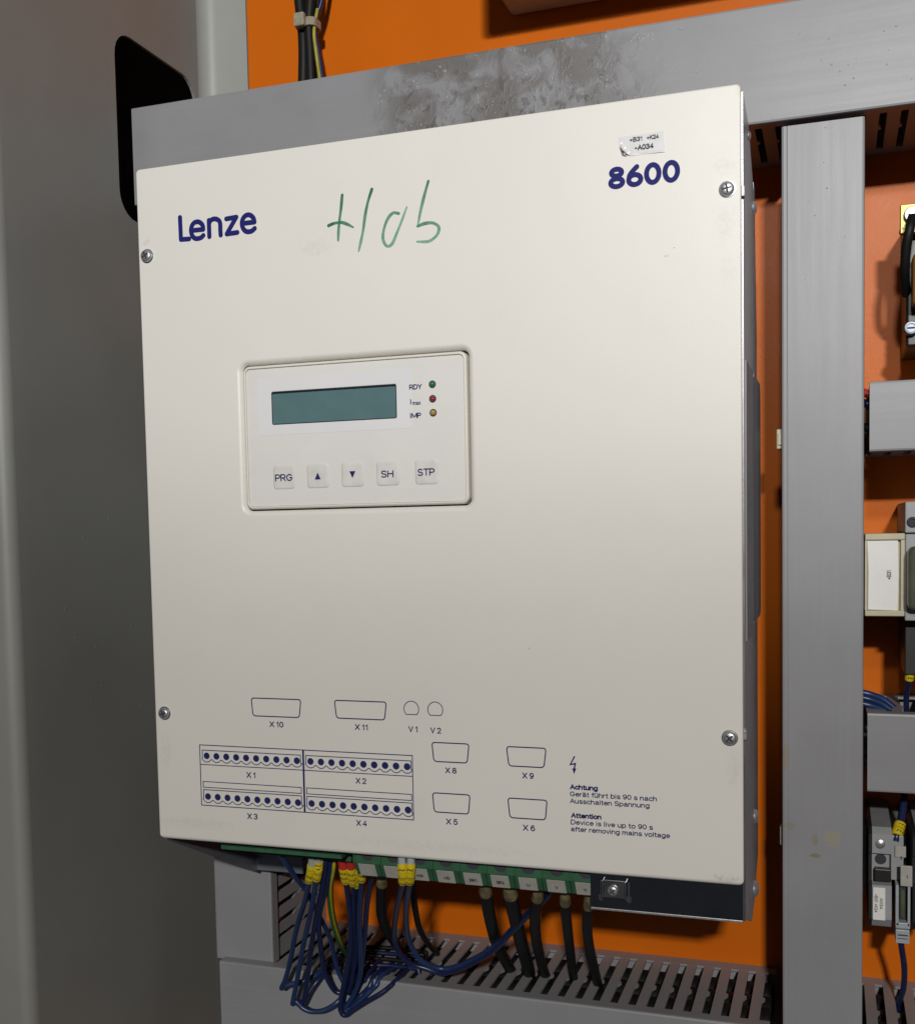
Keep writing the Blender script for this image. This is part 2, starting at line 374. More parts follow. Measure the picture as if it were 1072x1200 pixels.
def _glyphs():
    A = _arc; X = 0.72; g = {}
    bowl = lambda: A(.27, .36, .25, .36, 0, 360, 22)
    g['A'] = (.72, [[(0, 0), (.34, 1), (.68, 0)], [(.13, .36), (.55, .36)]])
    g['B'] = (.66, [[(0, 0), (0, 1), (.32, 1)] + A(.32, .76, .24, .24, 90, -90) + [(0, .52)], [(.32, .52)] + A(.34, .26, .27, .26, 90, -90) + [(0, 0)]])
    g['D'] = (.72, [[(0, 0), (0, 1), (.28, 1)] + A(.28, .5, .38, .5, 90, -90) + [(0, 0)]])
    g['G'] = (.78, [A(.36, .5, .36, .5, 40, 330) + [(.69, .46), (.40, .46)]])
    g['I'] = (.20, [[(.03, 0), (.03, 1)]])
    g['K'] = (.68, [[(0, 0), (0, 1)], [(.60, 1), (0, .38)], [(.18, .56), (.64, 0)]])
    g['M'] = (.96, [[(0, 0), (0, 1)], [(0, 1), (.45, .10)], [(.45, .10), (.90, 1)], [(.90, 1), (.90, 0)]])
    g['P'] = (.64, [[(0, 0), (0, 1), (.32, 1)] + A(.32, .72, .27, .28, 90, -90) + [(0, .44)]])
    g['R'] = (.70, [[(0, 0), (0, 1), (.34, 1)] + A(.34, .73, .27, .27, 90, -90) + [(0, .46)], [(.30, .46), (.62, 0)]])
    g['S'] = (.68, [A(.31, .75, .27, .25, 25, 240) + A(.31, .25, .30, .25, 70, -150)])
    g['T'] = (.66, [[(0, 1), (.62, 1)], [(.31, 1), (.31, 0)]])
    g['H'] = (.72, [[(0, 0), (0, 1)], [(.64, 0), (.64, 1)], [(0, .53), (.64, .53)]])
    g['U'] = (.72, [[(0, 1), (0, .32)] + A(.32, .32, .32, .32, 180, 360) + [(.64, 1)]])
    g['V'] = (.68, [[(0, 1), (.33, 0), (.66, 1)]])
    g['W'] = (.98, [[(0, 1), (.24, 0), (.48, .95), (.72, 0), (.96, 1)]])
    g['X'] = (.68, [[(0, 0), (.64, 1)], [(0, 1), (.64, 0)]])
    g['Y'] = (.68, [[(0, 1), (.32, .45), (.64, 1)], [(.32, .45), (.32, 0)]])
    g['0'] = (.60, [A(.27, .5, .27, .5, 0, 360, 24)])
    g['1'] = (.42, [[(.02, .78), (.16, .84), (.25, 1), (.25, 0)]])
    g['2'] = (.60, [A(.27, .70, .26, .30, 165, -35) + [(.02, 0), (.55, 0)]])
    g['3'] = (.60, [A(.26, .76, .24, .24, 160, -90), A(.26, .27, .27, .27, 90, -160)])
    g['4'] = (.62, [[(.42, 0), (.42, 1), (0, .28), (.56, .28)]])
    g['5'] = (.60, [[(.50, 1), (.10, 1), (.05, .52)] + A(.27, .32, .27, .32, 125, -150)])
    g['6'] = (.60, [A(.27, .31, .26, .31, 0, 360, 20), [(.01, .31), (.03, .65), (.14, .92), (.30, 1), (.47, .90)]])
    g['8'] = (.60, [A(.27, .76, .23, .24, 0, 360, 20), A(.27, .26, .27, .26, 0, 360, 20)])
    g['9'] = (.60, [A(.27, .69, .26, .31, 0, 360, 20), [(.53, .69), (.51, .35), (.40, .08), (.24, 0), (.07, .10)]])
    g['a'] = (.60, [A(.26, .50, .21, .22, 160, 0) + [(.47, .14), (.54, 0)], [(.47, .42), (.20, .38), (.04, .26), (.04, .10), (.18, 0), (.34, .04), (.47, .20)]])
    g['b'] = (.60, [[(0, 0), (0, 1)], A(.27, .36, .27, .36, 0, 360, 20)])
    g['c'] = (.54, [A(.27, .36, .26, .36, 40, 320)])
    g['d'] = (.62, [[(.54, 0), (.54, 1)], A(.27, .36, .27, .36, 0, 360, 20)])
    g['e'] = (.58, [[(.02, .38), (.52, .38)] + A(.27, .36, .25, .36, 5, 320)])
    g['f'] = (.34, [[(.12, 0), (.12, .82), (.18, .96), (.30, 1)], [(0, .70), (.28, .70)]])
    g['g'] = (.62, [A(.27, .37, .26, .35, 0, 360, 20), [(.53, .72), (.53, -.05), (.44, -.24), (.26, -.28), (.06, -.20)]])
    g['h'] = (.58, [[(0, 0), (0, 1)], [(0, .40), (.08, .64), (.28, .72), (.44, .64), (.48, .48), (.48, 0)]])
    g['i'] = (.16, [[(.04, 0), (.04, .66)], [(.04, .97), (.04, 1)]])
    g['l'] = (.16, [[(.04, 0), (.04, 1)]])
    g['m'] = (.88, [[(0, 0), (0, .72)], [(0, .42), (.08, .64), (.22, .72), (.36, .64), (.39, .5), (.39, 0)], [(.39, .42), (.47, .64), (.61, .72), (.75, .64), (.78, .5), (.78, 0)]])
    g['n'] = (.58, [[(0, 0), (0, .72)], [(0, .40), (.08, .64), (.28, .72), (.44, .64), (.48, .48), (.48, 0)]])
    g['o'] = (.60, [A(.27, .36, .27, .36, 0, 360, 20)])
    g['p'] = (.60, [[(0, -.28), (0, .72)], A(.27, .36, .27, .36, 0, 360, 20)])
    g['r'] = (.34, [[(0, 0), (0, .72)], [(0, .40), (.08, .62), (.28, .72)]])
    g['s'] = (.52, [A(.24, .54, .20, .18, 25, 240) + A(.24, .18, .23, .18, 70, -155)])
    g['t'] = (.34, [[(.12, .94), (.12, .12), (.18, .01), (.30, 0)], [(0, .70), (.28, .70)]])
    g['u'] = (.58, [[(0, .72), (0, .22), (.06, .06), (.22, 0), (.40, .10), (.48, .30)], [(.48, .72), (.48, 0)]])
    g['v'] = (.52, [[(0, .72), (.24, 0), (.48, .72)]])
    g['x'] = (.52, [[(0, 0), (.46, .72)], [(0, .72), (.46, 0)]])
    g['ä'] = (.60, g['a'][1] + [[(.13, .92), (.13, 1)], [(.37, .92), (.37, 1)]])
    g['ü'] = (.58, g['u'][1] + [[(.12, .92), (.12, 1)], [(.36, .92), (.36, 1)]])
    g['+'] = (.60, [[(0, .42), (.50, .42)], [(.25, .17), (.25, .67)]])
    g['-'] = (.42, [[(0, .40), (.32, .40)]])
    g[' '] = (.22, [])
    return g
GLYPH = _glyphs()
def text_vf(s, x0, x1, z, cap, y, bold=0.0):
    """text of monoline strokes in the XZ plane: left x0, right x1, baseline z, cap height cap"""
    pen, st = 0.0, []
    for ch_ in s:
        adv, ss = GLYPH[ch_]
        for q in ss: st.append([(pen + p[0], p[1]) for p in q])
        pen += adv + 0.12
    mx0 = min(p[0] for q in st for p in q); mx1 = max(p[0] for q in st for p in q)
    wd = cap * (0.165 + 2.4 * bold)
    if mx1 - mx0 < 0.1: sx = cap
    else: sx = (x1 - x0 - wd) / (mx1 - mx0)
    xs = x0 + wd / 2 if mx1 - mx0 >= 0.1 else (x0 + x1) / 2
    sz = cap - wd
    parts = []
    for i, q in enumerate(st):
        parts.append(ribbon([(xs + (p[0] - mx0) * sx, z + wd / 2 + p[1] * sz) for p in q], wd, y - 0.000004 * (i % 9)))
    return join(*parts)
# ------------------------------------------------------------------ setting: plate, cabinet wall
plate = mk('mounting_plate', box(-0.0395, 0.62, YP, YP + 0.003, -0.40, 0.80, 0.0008), 'orange')
tag(plate, None, kind='structure')
def wall_panel():
    # sheet with a rounded opening, rear corner bent to a flange, front corner bent outwards
    bm = bmesh.new()
    YA, YB = -0.012, YP - 0.010
    outer = [(YA, -0.40), (YB, -0.40), (YB, 0.80), (YA, 0.80)]
    inner = [p for p, _ in rrect(0.089, 0.1790, 0.354, 0.4650, 0.016, 6)]
    loops = []
    for x in (XW, XW - 0.0018):
        ov = [bm.verts.new((x, *p)) for p in outer]; iv = [bm.verts.new((x, *p)) for p in inner]
        ed = []
        for L in (ov, iv):
            for i in range(len(L)): ed.append(bm.edges.new((L[i], L[(i + 1) % len(L)])))
        bmesh.ops.triangle_fill(bm, use_beauty=True, edges=ed)
        loops.append((ov, iv))
    for j in (0, 1):
        a, b = loops[0][j], loops[1][j]
        for i in range(len(a)):
            if j == 0 and i in (1, 3): continue
            bm.faces.new((a[i], a[(i + 1) % len(a)], b[(i + 1) % len(b)], b[i]))
    bm.verts.index_update()
    r = [tuple(v.co) for v in bm.verts], [tuple(v.index for v in f.verts) for f in bm.faces]
    bm.free()
    # rear corner, radius 8 mm, then flange facing the door
    prof = []
    R = 0.010
    for k in range(9):
        a = math.pi / 2 * k / 8
        prof.append((XW + R - R * math.cos(a), YB + R * math.sin(a) - 0.0))
    prof.append((-0.0400, YP)); prof.append((-0.0400, YP + 0.004)); prof.append((XW - 0.0018, YP + 0.004)); prof.append((XW - 0.0018, YB))
    rear = prism(prof, 'Z', -0.40, 0.80)
    prof = []
    R = 0.007
    for k in range(9):
        a = math.pi / 2 * k / 8
        prof.append((XW - R + R * math.cos(a), -0.012 - R * math.sin(a)))
    prof += [(XW - 0.09, -0.019), (XW - 0.09, -0.0172), (XW - 0.004, -0.0172), (XW - 0.0018, -0.012)]
    front = prism(prof, 'Z', -0.40, 0.80)
    return r, rear, front
wr, wrear, wfront = wall_panel()
side = mk('cabinet_side_wall', wr, 'wall'); tag(side, None, kind='structure')
sr = mk('rear_corner_flange', wrear, 'wall_rear_lit', side, smooth=True)
sf = mk('front_corner_flange', wfront, 'wall', side, smooth=True)
# closed dark space of the neighbouring cabinet, seen through the opening
x0, x1, y0, y1, z0, z1 = -0.42, XW - 0.0035, 0.03, 0.25, 0.20, 0.60
nv = [(x0, y0, z0), (x1, y0, z0), (x1, y1, z0), (x0, y1, z0), (x0, y0, z1), (x1, y0, z1), (x1, y1, z1), (x0, y1, z1)]
nc = mk('neighbouring_cabinet_interior', (nv, [(0, 1, 2, 3), (4, 5, 6, 7), (0, 3, 7, 4), (3, 2, 6, 7), (0, 1, 5, 4)]), 'dark')
tag(nc, None, kind='structure')
# small lacquer pimples on the wall
pim = []
for (px, py) in ((77, 713), (108, 819), (120, 804), (89, 748), (154, 733), (165, 827), (98, 629), (128, 608), (173, 818), (112, 758)):
    d = CR * ((px - CX) / FPX) + CD * ((py - CY) / FPX) + CF
    p = CP + d * ((XW - CP.x) / d.x)
    pim.append(lathe((p.x - 0.0001, p.y, p.z), [(0.0010, 0), (0.0007, 0.00018), (0.0003, 0.00028)], 10, 'X'))
mk('lacquer_pimples', join(*pim), 'wall', side, smooth=True)
# ------------------------------------------------------------------ cable ducts
def notch_finger(p0, p1, wdt):
    """outline of a duct finger: runs from depth p0 to p1, width wdt, with a small break-off point at its left edge"""
    L = p1 - p0; m = p0 + L * 0.50
    return [(0, p0), (wdt, p0), (wdt, m - 0.0045), (wdt + 0.0015, m - 0.0005), (wdt + 0.0015, m + 0.0008), (wdt, m + 0.0020), (wdt, p1), (0, p1)]
def hduct(name, label, group, xa, xb, z0, z1, top=None, bottom=None, m='duct', lid=True, pitch=0.0103, yf=YF, fw=0.0066, open_lid=False):
    r = root(name, ((xa + xb) / 2, YP, (z0 + z1) / 2), label, 'cable duct', group)
    t = 0.0014
    if lid:
        prof = [(yf + 0.008, z1), (yf + 0.0012, z1), (yf + 0.0003, z1 - 0.0003), (yf, z1 - 0.0012), (yf, z0 + 0.0012), (yf + 0.0003, z0 + 0.0003), (yf + 0.0012, z0), (yf + 0.008, z0),
                (yf + 0.008, z0 + t), (yf + t, z0 + t), (yf + t, z1 - t), (yf + 0.008, z1 - t)]
        mk('lid', prism(prof, 'X', xa, xb), m, r)
    zi0, zi1 = z0 + t + 0.0002, z1 - t - 0.0002
    base = join(box(xa, xb, YP - 0.0018, YP - 0.0003, zi0 + t, zi1 - t), box(xa, xb, YP - 0.010, YP - 0.0003, zi1 - t, zi1), box(xa, xb, YP - 0.010, YP - 0.0003, zi0, zi0 + t))
    mk('base_channel', base, m, r)
    fe = yf + 0.0022
    for side_, rng in (('top', top), ('bottom', bottom)):
        za, zb = (zi1 - t, zi1) if side_ == 'top' else (zi0, zi0 + t)
        if rng is None:
            mk('side_wall', box(xa, xb, fe, YP - 0.0101, za, zb), m, r); continue
        a, b = rng
        if a > xa + 0.002: mk('side_wall', box(xa, a - 0.003, fe, YP - 0.0101, za, zb), m, r)
        if b < xb - 0.002: mk('side_wall', box(b + 0.001, xb, fe, YP - 0.0101, za, zb), m, r)
        n = int((b - a) / pitch + 0.01); first = None
        for i in range(n):
            if first is None:
                poly = [(a + u, v) for u, v in notch_finger(fe, YP - 0.0101, fw)]
                first = mk('finger', prism(poly, 'Z', za, zb), m, r)
            else: inst(first, 'finger', r, (i * pitch, 0, 0))
    return r
def vduct(name, label, group, x0, x1, za, zb, left=None, right=None, m='duct', pitch=0.0103, yf=YF, fw=0.0066, grooves=False, jut=0.0):
    r = root(name, ((x0 + x1) / 2, YP, za), label, 'cable duct', group)
    t = 0.0014
    front = [(x0, yf + 0.0012), (x0 + 0.0003, yf + 0.0003), (x0 + 0.0012, yf)]
    if grooves:
        for gx, gw in ((0.0024, 0.0004),):
            front += [(x0 + gx, yf), (x0 + gx + gw, yf + 0.00014), (x0 + gx + 2 * gw, yf)]
    front += [(x1 - 0.0012, yf), (x1 - 0.0003, yf + 0.0003), (x1, yf + 0.0012)]
    prof = front + [(x1, yf + 0.008), (x1 - t, yf + 0.008), (x1 - t, yf + t), (x0 + t, yf + t), (x0 + t, yf + 0.008), (x0, yf + 0.008)]
    mk('lid', prism(prof, 'Z', za, zb), m, r)
    xi0, xi1 = x0 + t + 0.0002 - jut, x1 - t - 0.0002 + jut
    mk('base_channel', join(box(xi0 + t, xi1 - t, YP - 0.0018, YP - 0.0003, za, zb), box(xi0, xi0 + t, YP - 0.010, YP - 0.0003, za, zb), box(xi1 - t, xi1, YP - 0.010, YP - 0.0003, za, zb)), m, r)
    fe = yf + (0.0022 if jut == 0 else 0.0085)
    for s, rng in (('l', left), ('r', right)):
        xa, xb = (xi0, xi0 + t) if s == 'l' else (xi1 - t, xi1)
        if rng is None:
            mk('side_wall', box(xa, xb, fe, YP - 0.0101, za, zb), m, r); continue
        a, b = rng
        if a > za + 0.002: mk('side_wall', box(xa, xb, fe, YP - 0.0101, za, a - 0.003), m, r)
        if b < zb - 0.002: mk('side_wall', box(xa, xb, fe, YP - 0.0101, b + 0.001, zb), m, r)
        n = int((b - a) / pitch); first = None
        for i in range(n):
            if first is None:
                poly = [(v, a + u) for u, v in notch_finger(fe, YP - 0.0101, fw)]
                first = mk('finger', prism(poly, 'X', xa, xb), m, r)
            else: inst(first, 'finger', r, (0, 0, i * pitch))
    return r
G = 'grey slotted cable ducts on the orange plate'
hduct('cable_duct', 'long splash-stained grey cable duct running across above the white drive', G, -0.0775, 0.50, 0.3663, 0.4258, top=None, bottom=(0.28, 0.47), m='duct_stained')
vduct('cable_duct', 'tall upright grey cable duct to the right of the white drive', G, 0.3110, 0.3514, -0.30, 0.3632, left=(-0.13, 0.355), right=(-0.13, 0.355), m='duct_patched', grooves=True, jut=0.0016)
hduct('cable_duct', 'lower grey slotted cable duct under the drive, wires hanging over its lid', G, -0.0300, 0.3045, -0.1750, -0.1092, top=(-0.0265, 0.3050), yf=0.104, fw=0.0058)
vduct('cable_duct', 'short upright grey cable duct below the lower left corner of the drive', G, -0.0370, 0.0036, -0.1108, 0.20, left=None, right=(-0.096, 0.02))
hduct('cable_duct', 'short grey cable duct with closed lid under the dark contactor', G, 0.3540, 0.50, 0.1955, 0.2310, bottom=(0.356, 0.42))
hduct('cable_duct', 'grey cable duct with blue wires showing in its open top, right of the upright duct', G, 0.3535, 0.50, 0.0197, 0.0610, top=(0.366, 0.43), fw=0.0055, pitch=0.0155)
hduct('cable_duct', 'slotted grey cable duct in the bottom right corner', G, 0.3530, 0.50, -0.1750, -0.1092, top=(0.354, 0.46), yf=0.104, fw=0.0058)
# light specks and paint drops on the ducts
def specks(parent, pts, m, rr=(0.0004, 0.0008)):
    L = []
    for px, py in pts:
        p = at(px, py, YF); r_ = random.uniform(*rr)
        L.append(lathe((p.x, YF + 0.0001, p.z), [(r_, 0), (r_ * 0.85, r_ * 0.45), (r_ * 0.4, r_ * 0.7)], 8))
    o = mk('spatter_drops', join(*L), m, parent, smooth=True); o['kind'] = 'stuff'
ducts = [o for o in COL.objects if o.name.startswith('cable_duct') and o.parent is None]
specks(ducts[0], [(971, 45), (937, 39), (974, 75), (1041, 58), (1050, 30), (1036, 36), (994, 75), (984, 83), (1003, 68), (1039, 75), (905, 138), (962, 70), (1000, 91), (990, 99), (1068, 92), (792, 78), (816, 84), (797, 33)], 'greyf')
specks(ducts[1], [(967, 149), (965, 190), (969, 220), (948, 235), (955, 252), (990, 277), (943, 327), (930, 474), (925, 1035)], 'greyf', (0.0003, 0.0006))
# ------------------------------------------------------------------ the drive
drive = root('motor_drive', (0.15, 0.09, -0.01), 'cream white wall-mounted motor drive with blue logo, keypad and green marker writing', 'motor drive')
# front cover: formed sheet with keypad opening
def cover():
    N = 6
    KX0, KX1, KZ0, KZ1 = 0.0560, 0.1772, 0.1700, 0.2448
    out = rrect(0, W - 0.0006, 0.0, H, 0.0022, N, rbot=0.0026)
    inn = rrect(KX0, KX1, KZ0, KZ1, 0.0045, N)
    V, F = [], []
    n = len(out)
    def rad(nm):
        # bottom edge is folded with a larger radius than the other edges
        return 0.0009 + 0.0014 * max(0.0, -nm[1]) ** 2
    rings = []
    def add(ring): rings.append(len(V)); V.extend(ring)
    # opening: inner rim back, formed lip, flat
    add([(p[0] - nm[0] * 0.0012, 0.0100, p[1] - nm[1] * 0.0012) for p, nm in inn])
    add([(p[0] - nm[0] * 0.0012, 0.0022, p[1] - nm[1] * 0.0012) for p, nm in inn])
    for k in range(6):
        a = math.pi / 2 * k / 5
        add([(p[0] + nm[0] * 0.0016 * (1 - math.cos(a)) - nm[0] * 0.0012 * (1 - k / 5), 0.0022 - 0.0022 * math.sin(a), p[1] + nm[1] * 0.0016 * (1 - math.cos(a)) - nm[1] * 0.0012 * (1 - k / 5)) for p, nm in inn])
    for k in range(6):
        a = math.pi / 2 * k / 5
        ring = []
        for p, nm in out:
            r_ = rad(nm); ring.append((p[0] - nm[0] * r_ * (1 - math.sin(a)), r_ * (1 - math.cos(a)), p[1] - nm[1] * r_ * (1 - math.sin(a))))
        add(ring)
    add([(p[0], 0.0060 if abs(nm[0]) < 0.75 else 0.0026, p[1]) for p, nm in out])
    add([(p[0] - nm[0] * 0.0012, 0.0060 if abs(nm[0]) < 0.75 else 0.0026, p[1] - nm[1] * 0.0012) for p, nm in out])
    for a, b in zip(rings, rings[1:]):
        for i in range(n): F.append((a + i, a + (i + 1) % n, b + (i + 1) % n, b + i))
    return V, F
cov = mk('front_cover', cover(), 'cover', drive, wn=True)
# chassis
wallR = [(0.0032, -0.0165), (0.012, -0.0185), (0.042, -0.0300), (0.060, -0.0262), (0.088, -0.0100), (0.088, 0.255), (0.0755, 0.3155), (0.036, 0.3405), (0.0032, 0.3435)]
sw = mk('side_wall', prism(wallR, 'X', W - 0.0012, W), 'zinc', drive)
mk('front_edge_fold', box(W - 0.0110, W - 0.0012, 0.0030, 0.0040, 0.004, 0.342), 'zinc', sw)
wallL = [(0.0045, -0.0015), (0.0985, -0.0475), (0.0985, 0.30), (0.0045, 0.343)]
swl = mk('side_wall', prism(wallL, 'X', 0.0006, 0.0018), 'zinc_grey', drive)
mk('rear_flange', box(0.0016, 0.0330, 0.0986, 0.1000, -0.0465, 0.05, 0.0003), 'zinc_grey', drive)
mk('heatsink', box(0.045, 0.265, 0.101, YP - 0.0004, 0.02, 0.33, 0.002), 'alu', drive)
mk('rear_panel', box(0.0020, W - 0.0013, 0.088, 0.0975, 0.005, 0.33), 'zinc_grey', drive)
# raised rubber-edged panel on the right side
pz0, pz1 = 0.1125, 0.2310
rail = [(0.0525, pz0), (0.096, pz0 + 0.0005), (0.100, pz0 + 0.004), (0.100, pz1 - 0.005), (0.096, pz1), (0.0525, pz1)]
mk('side_panel', prism(rail, 'X', W + 0.0001, W + 0.0010), mat('side_panel_grey', (0.13, 0.125, 0.14), 0.45, 0.3, var=0.2), drive)
mk('panel_seam', box(W + 0.0001, W + 0.0014, 0.0495, 0.0522, pz0 + 0.002, pz1 - 0.002), 'recess', drive)
mk('side_plate', box(W + 0.0001, W + 0.0009, 0.006, 0.0490, pz0 - 0.004, pz1), mat('side_plate_grey', (0.20, 0.20, 0.21), 0.5, 0.2, var=0.1), drive)
for (y_, z_, r_) in ((0.064, 0.311, 0.0032), (0.060, 0.0165, 0.0036), (0.056, -0.0185, 0.0042), (0.034, 0.335, 0.0020)):
    mk('rivet', lathe((W, y_, z_), [(r_, 0), (r_ * 0.92, r_ * 0.30), (r_ * 0.65, r_ * 0.52), (r_ * 0.25, r_ * 0.6)], 16, 'X'), 'screw', drive, smooth=True)
for z_ in (0.3015, 0.0675):
    mk('cover_hook', box(W - 0.0006, W + 0.0008, 0.0005, 0.0050, z_ - 0.0022, z_ + 0.0022, 0.0003), 'screw', drive)
# polished bottom flange with stamped clip
def flange():
    x0, x1, z0, z1, y = 0.2300, W - 0.0012, -0.0165, 0.004, 0.0040
    sl = (0.2340, 0.2485, -0.0118, -0.0030)
    bx = [(x0, z0), (x1, z0), (x1, z1), (x0, z1)]
    return join(box(x0, sl[0], y, y + 0.0012, z0, z1), box(sl[1], x1, y, y + 0.0012, z0, z1), box(sl[0], sl[1], y, y + 0.0012, z0, sl[2]), box(sl[0], sl[1], y, y + 0.0012, sl[3], z1),
                box(x0, x1, y, y + 0.035, z0 - 0.0011, z0 - 0.0001))
fl = mk('bottom_flange', flange(), 'zinc_dark', drive)
mk('folded_edge', box(0.2300, W - 0.0012, 0.0036, 0.0048, -0.0177, -0.0166, 0.0002), 'screw', fl)
mk('clip_recess', box(0.2335, 0.2490, 0.0075, 0.0085, -0.0125, -0.0020), 'recess', fl)
clp = mk('clip', join(box(0.2362, 0.2467, 0.0026, 0.0036, -0.0113, -0.0028, 0.0003), box(0.2354, 0.2364, 0.0012, 0.0065, -0.0113, -0.0028, 0.0003), box(0.2460, 0.2470, 0.0012, 0.0065, -0.0113, -0.0028, 0.0003)), 'zinc', fl)
for s in (-1, 1):
    cxs = 0.2348 if s < 0 else 0.2478
    mk('slot', prism([p for p, _ in rrect(cxs - 0.0011, cxs + 0.0011, -0.0132, -0.0100, 0.0010, 4)], 'Y', 0.00375, 0.0042), 'recess', fl)
# screws
def phillips(name, c, r_, parent, rot=0.2, m='screw'):
    prof = [(r_, 0.0), (r_, 0.0004), (r_ * 0.97, 0.0009), (r_ * 0.86, 0.0014), (r_ * 0.66, 0.0017), (r_ * 0.3, 0.0018)]
    h = mk(name, lathe(c, prof, 28), m, parent, smooth=True)
    y = c[1] - 0.00184
    l, wd = r_ * 0.62, r_ * 0.26
    ca, sa = math.cos(rot), math.sin(rot)
    poly = [(l, -wd / 2), (l, wd / 2), (wd / 2, wd / 2), (wd / 2, l), (-wd / 2, l), (-wd / 2, wd / 2), (-l, wd / 2), (-l, -wd / 2), (-wd / 2, -wd / 2), (-wd / 2, -l), (wd / 2, -l), (wd / 2, -wd / 2)]
    poly = [(c[0] + u * ca - v * sa, c[2] + u * sa + v * ca) for u, v in poly]
    mk('cross_slot', prism(poly, 'Y', y, y + 0.0006), 'recess', h)
    return h
for (px, py, a) in ((172.5, 300, 0.5), (852, 221.5, 0.15), (193, 836, 0.35), (855, 865, 0.75)):
    x_, z_ = P0(px, py)
    mk('screw_washer_ring', lathe((x_, -0.0001, z_), [(0.0036, 0), (0.0035, 0.0003), (0.0028, 0.0004)], 24), 'zinc', cov, smooth=True)
    phillips('screw', (x_, -0.0004, z_), 0.0031, cov, a)
x_, z_ = at(718, 1044, 0.0024).x, at(718, 1044, 0.0024).z
phillips('clip_screw', (x_, 0.0026, z_), 0.0026, fl, 0.6)
# ------------------------------------------------------------------ keypad
kp = mk('keypad', [], 'frame', drive) if False else None
KX0, KX1, KZ0, KZ1 = 0.0570, 0.1762, 0.1710, 0.2438
def keypad_frame():
    N = 6; o = rrect(KX0 + 0.0009, KX1 - 0.0009, KZ0 + 0.0009, KZ1 - 0.0009, 0.0036, N); i = rrect(KX0 + 0.0024, KX1 - 0.0024, KZ0 + 0.0024, KZ1 - 0.0024, 0.0024, N)
    V, F, rings = [], [], []
    def add(r): rings.append(len(V)); V.extend(r)
    add([(p[0], 0.0120, p[1]) for p, _ in o])
    add([(p[0], 0.0010, p[1]) for p, _ in o])
    add([(p[0] - nm[0] * 0.0003, 0.0003, p[1] - nm[1] * 0.0003) for p, nm in o])
    add([(p[0] - nm[0] * 0.0009, 0.0000, p[1] - nm[1] * 0.0009) for p, nm in o])
    add([(p[0] + nm[0] * 0.0003, 0.0000, p[1] + nm[1] * 0.0003) for p, nm in i])
    add([(p[0], 0.0003, p[1]) for p, nm in i])
    add([(p[0], 0.0012, p[1]) for p, nm in i])
    n = len(o)
    for a, b in zip(rings, rings[1:]):
        for k in range(n): F.append((a + k, a + (k + 1) % n, b + (k + 1) % n, b + k))
    F.append(tuple(range(rings[0], rings[0] + n)))
    return V, F
kp = mk('keypad', keypad_frame(), 'frame', drive, wn=True)
kp['label'] = 'recessed cream keypad with teal display and five keys'
LX0, LX1, LZ0, LZ1 = 0.0733, 0.1398, 0.2135, 0.2298
OY = 0.0007
def overlay():
    N = 4; o = rrect(KX0 + 0.0025, KX1 - 0.0025, KZ0 + 0.0025, KZ1 - 0.0025, 0.0023, N); i = rrect(LX0, LX1, LZ0, LZ1, 0.0009, N)
    V = [(p[0], OY, p[1]) for p, _ in o] + [(p[0], OY, p[1]) for p, _ in i] + [(p[0], OY + 0.0016, p[1]) for p, _ in i]
    n = len(o); F = []
    for a in (0, n):
        for k in range(n): F.append((a + k, a + (k + 1) % n, a + n + (k + 1) % n, a + n + k))
    return V, F
ov = mk('membrane', overlay(), 'overlay', kp)
sx0, sx1, sz0, sz1 = 0.0655, 0.1480, 0.2085, 0.2365
def surround():
    N = 4; o = rrect(sx0, sx1, sz0, sz1, 0.001, N); i = rrect(LX0 - 0.0002, LX1 + 0.0002, LZ0 - 0.0002, LZ1 + 0.0002, 0.0009, N)
    n = len(o); V = [(p[0], OY - 0.00008, p[1]) for p, _ in o] + [(p[0], OY - 0.00008, p[1]) for p, _ in i]
    return V, [(k, (k + 1) % n, n + (k + 1) % n, n + k) for k in range(n)]
mk('display_surround', surround(), 'surround', kp)
mk('display', box(LX0 - 0.001, LX1 + 0.001, OY + 0.0014, OY + 0.0030, LZ0 - 0.001, LZ1 + 0.001), 'lcd', kp)['label'] = 'blank teal liquid crystal display'
wv = rrect(LX0, LX1, LZ0, LZ1, 0.0009, 4); n = len(wv)
mk('display_edge', ([(p[0] , OY - 0.0001, p[1]) for p, _ in wv] + [(p[0] - nm[0] * 0.00045, OY - 0.0001, p[1] - nm[1] * 0.00045) for p, nm in wv], [(k, (k + 1) % n, n + (k + 1) % n, n + k) for k in range(n)]), 'lcd_edge', kp)
for (px, py, m_) in ((506, 450, 'ledg'), (506.4, 467, 'ledr'), (507, 483.4, 'ledy')):
    x_, z_ = P0(px, py)
    hl = mk('led_hole', lathe((x_, OY - 0.0001, z_), [(0.0018, 0.0), (0.0018, 0.0001), (0.0014, 0.0001)], 20), 'recess', kp)
    mk('led', lathe((x_, OY - 0.0001, z_), [(0.0013, 0.0), (0.0012, 0.0006), (0.0008, 0.0010), (0.0003, 0.0012)], 18), m_, kp, smooth=True)
keys = ((332.3, 560), (372, 558), (412.7, 556), (454, 554), (499.5, 552.5))
def keycap(x_, z_):
    s = 0.0058; V, F = [], []
    o = rrect(x_ - s, x_ + s, z_ - s, z_ + s, 0.0016, 4); n = len(o)
    for off, y in ((-0.0003, OY + 0.0001), (0.0003, OY - 0.0003), (0.0010, OY - 0.00042)):
        V += [(p[0] - nm[0] * off, y, p[1] - nm[1] * off) for p, nm in o]
    for a in (0, n):
        for k in range(n): F.append((a + k, a + (k + 1) % n, a + n + (k + 1) % n, a + n + k))
    F.append(tuple(range(2 * n, 3 * n)))
    return V, F
MT['key'] = mat('rubbed_key', (0.71, 0.695, 0.675), 0.28, var=0.12, vscale=160, dirt=(0.42, 0.38, 0.34), dscale=110, damt=0.45)
KY = OY - 0.00055
kz = sum(P0(*k)[1] for k in keys) / 5
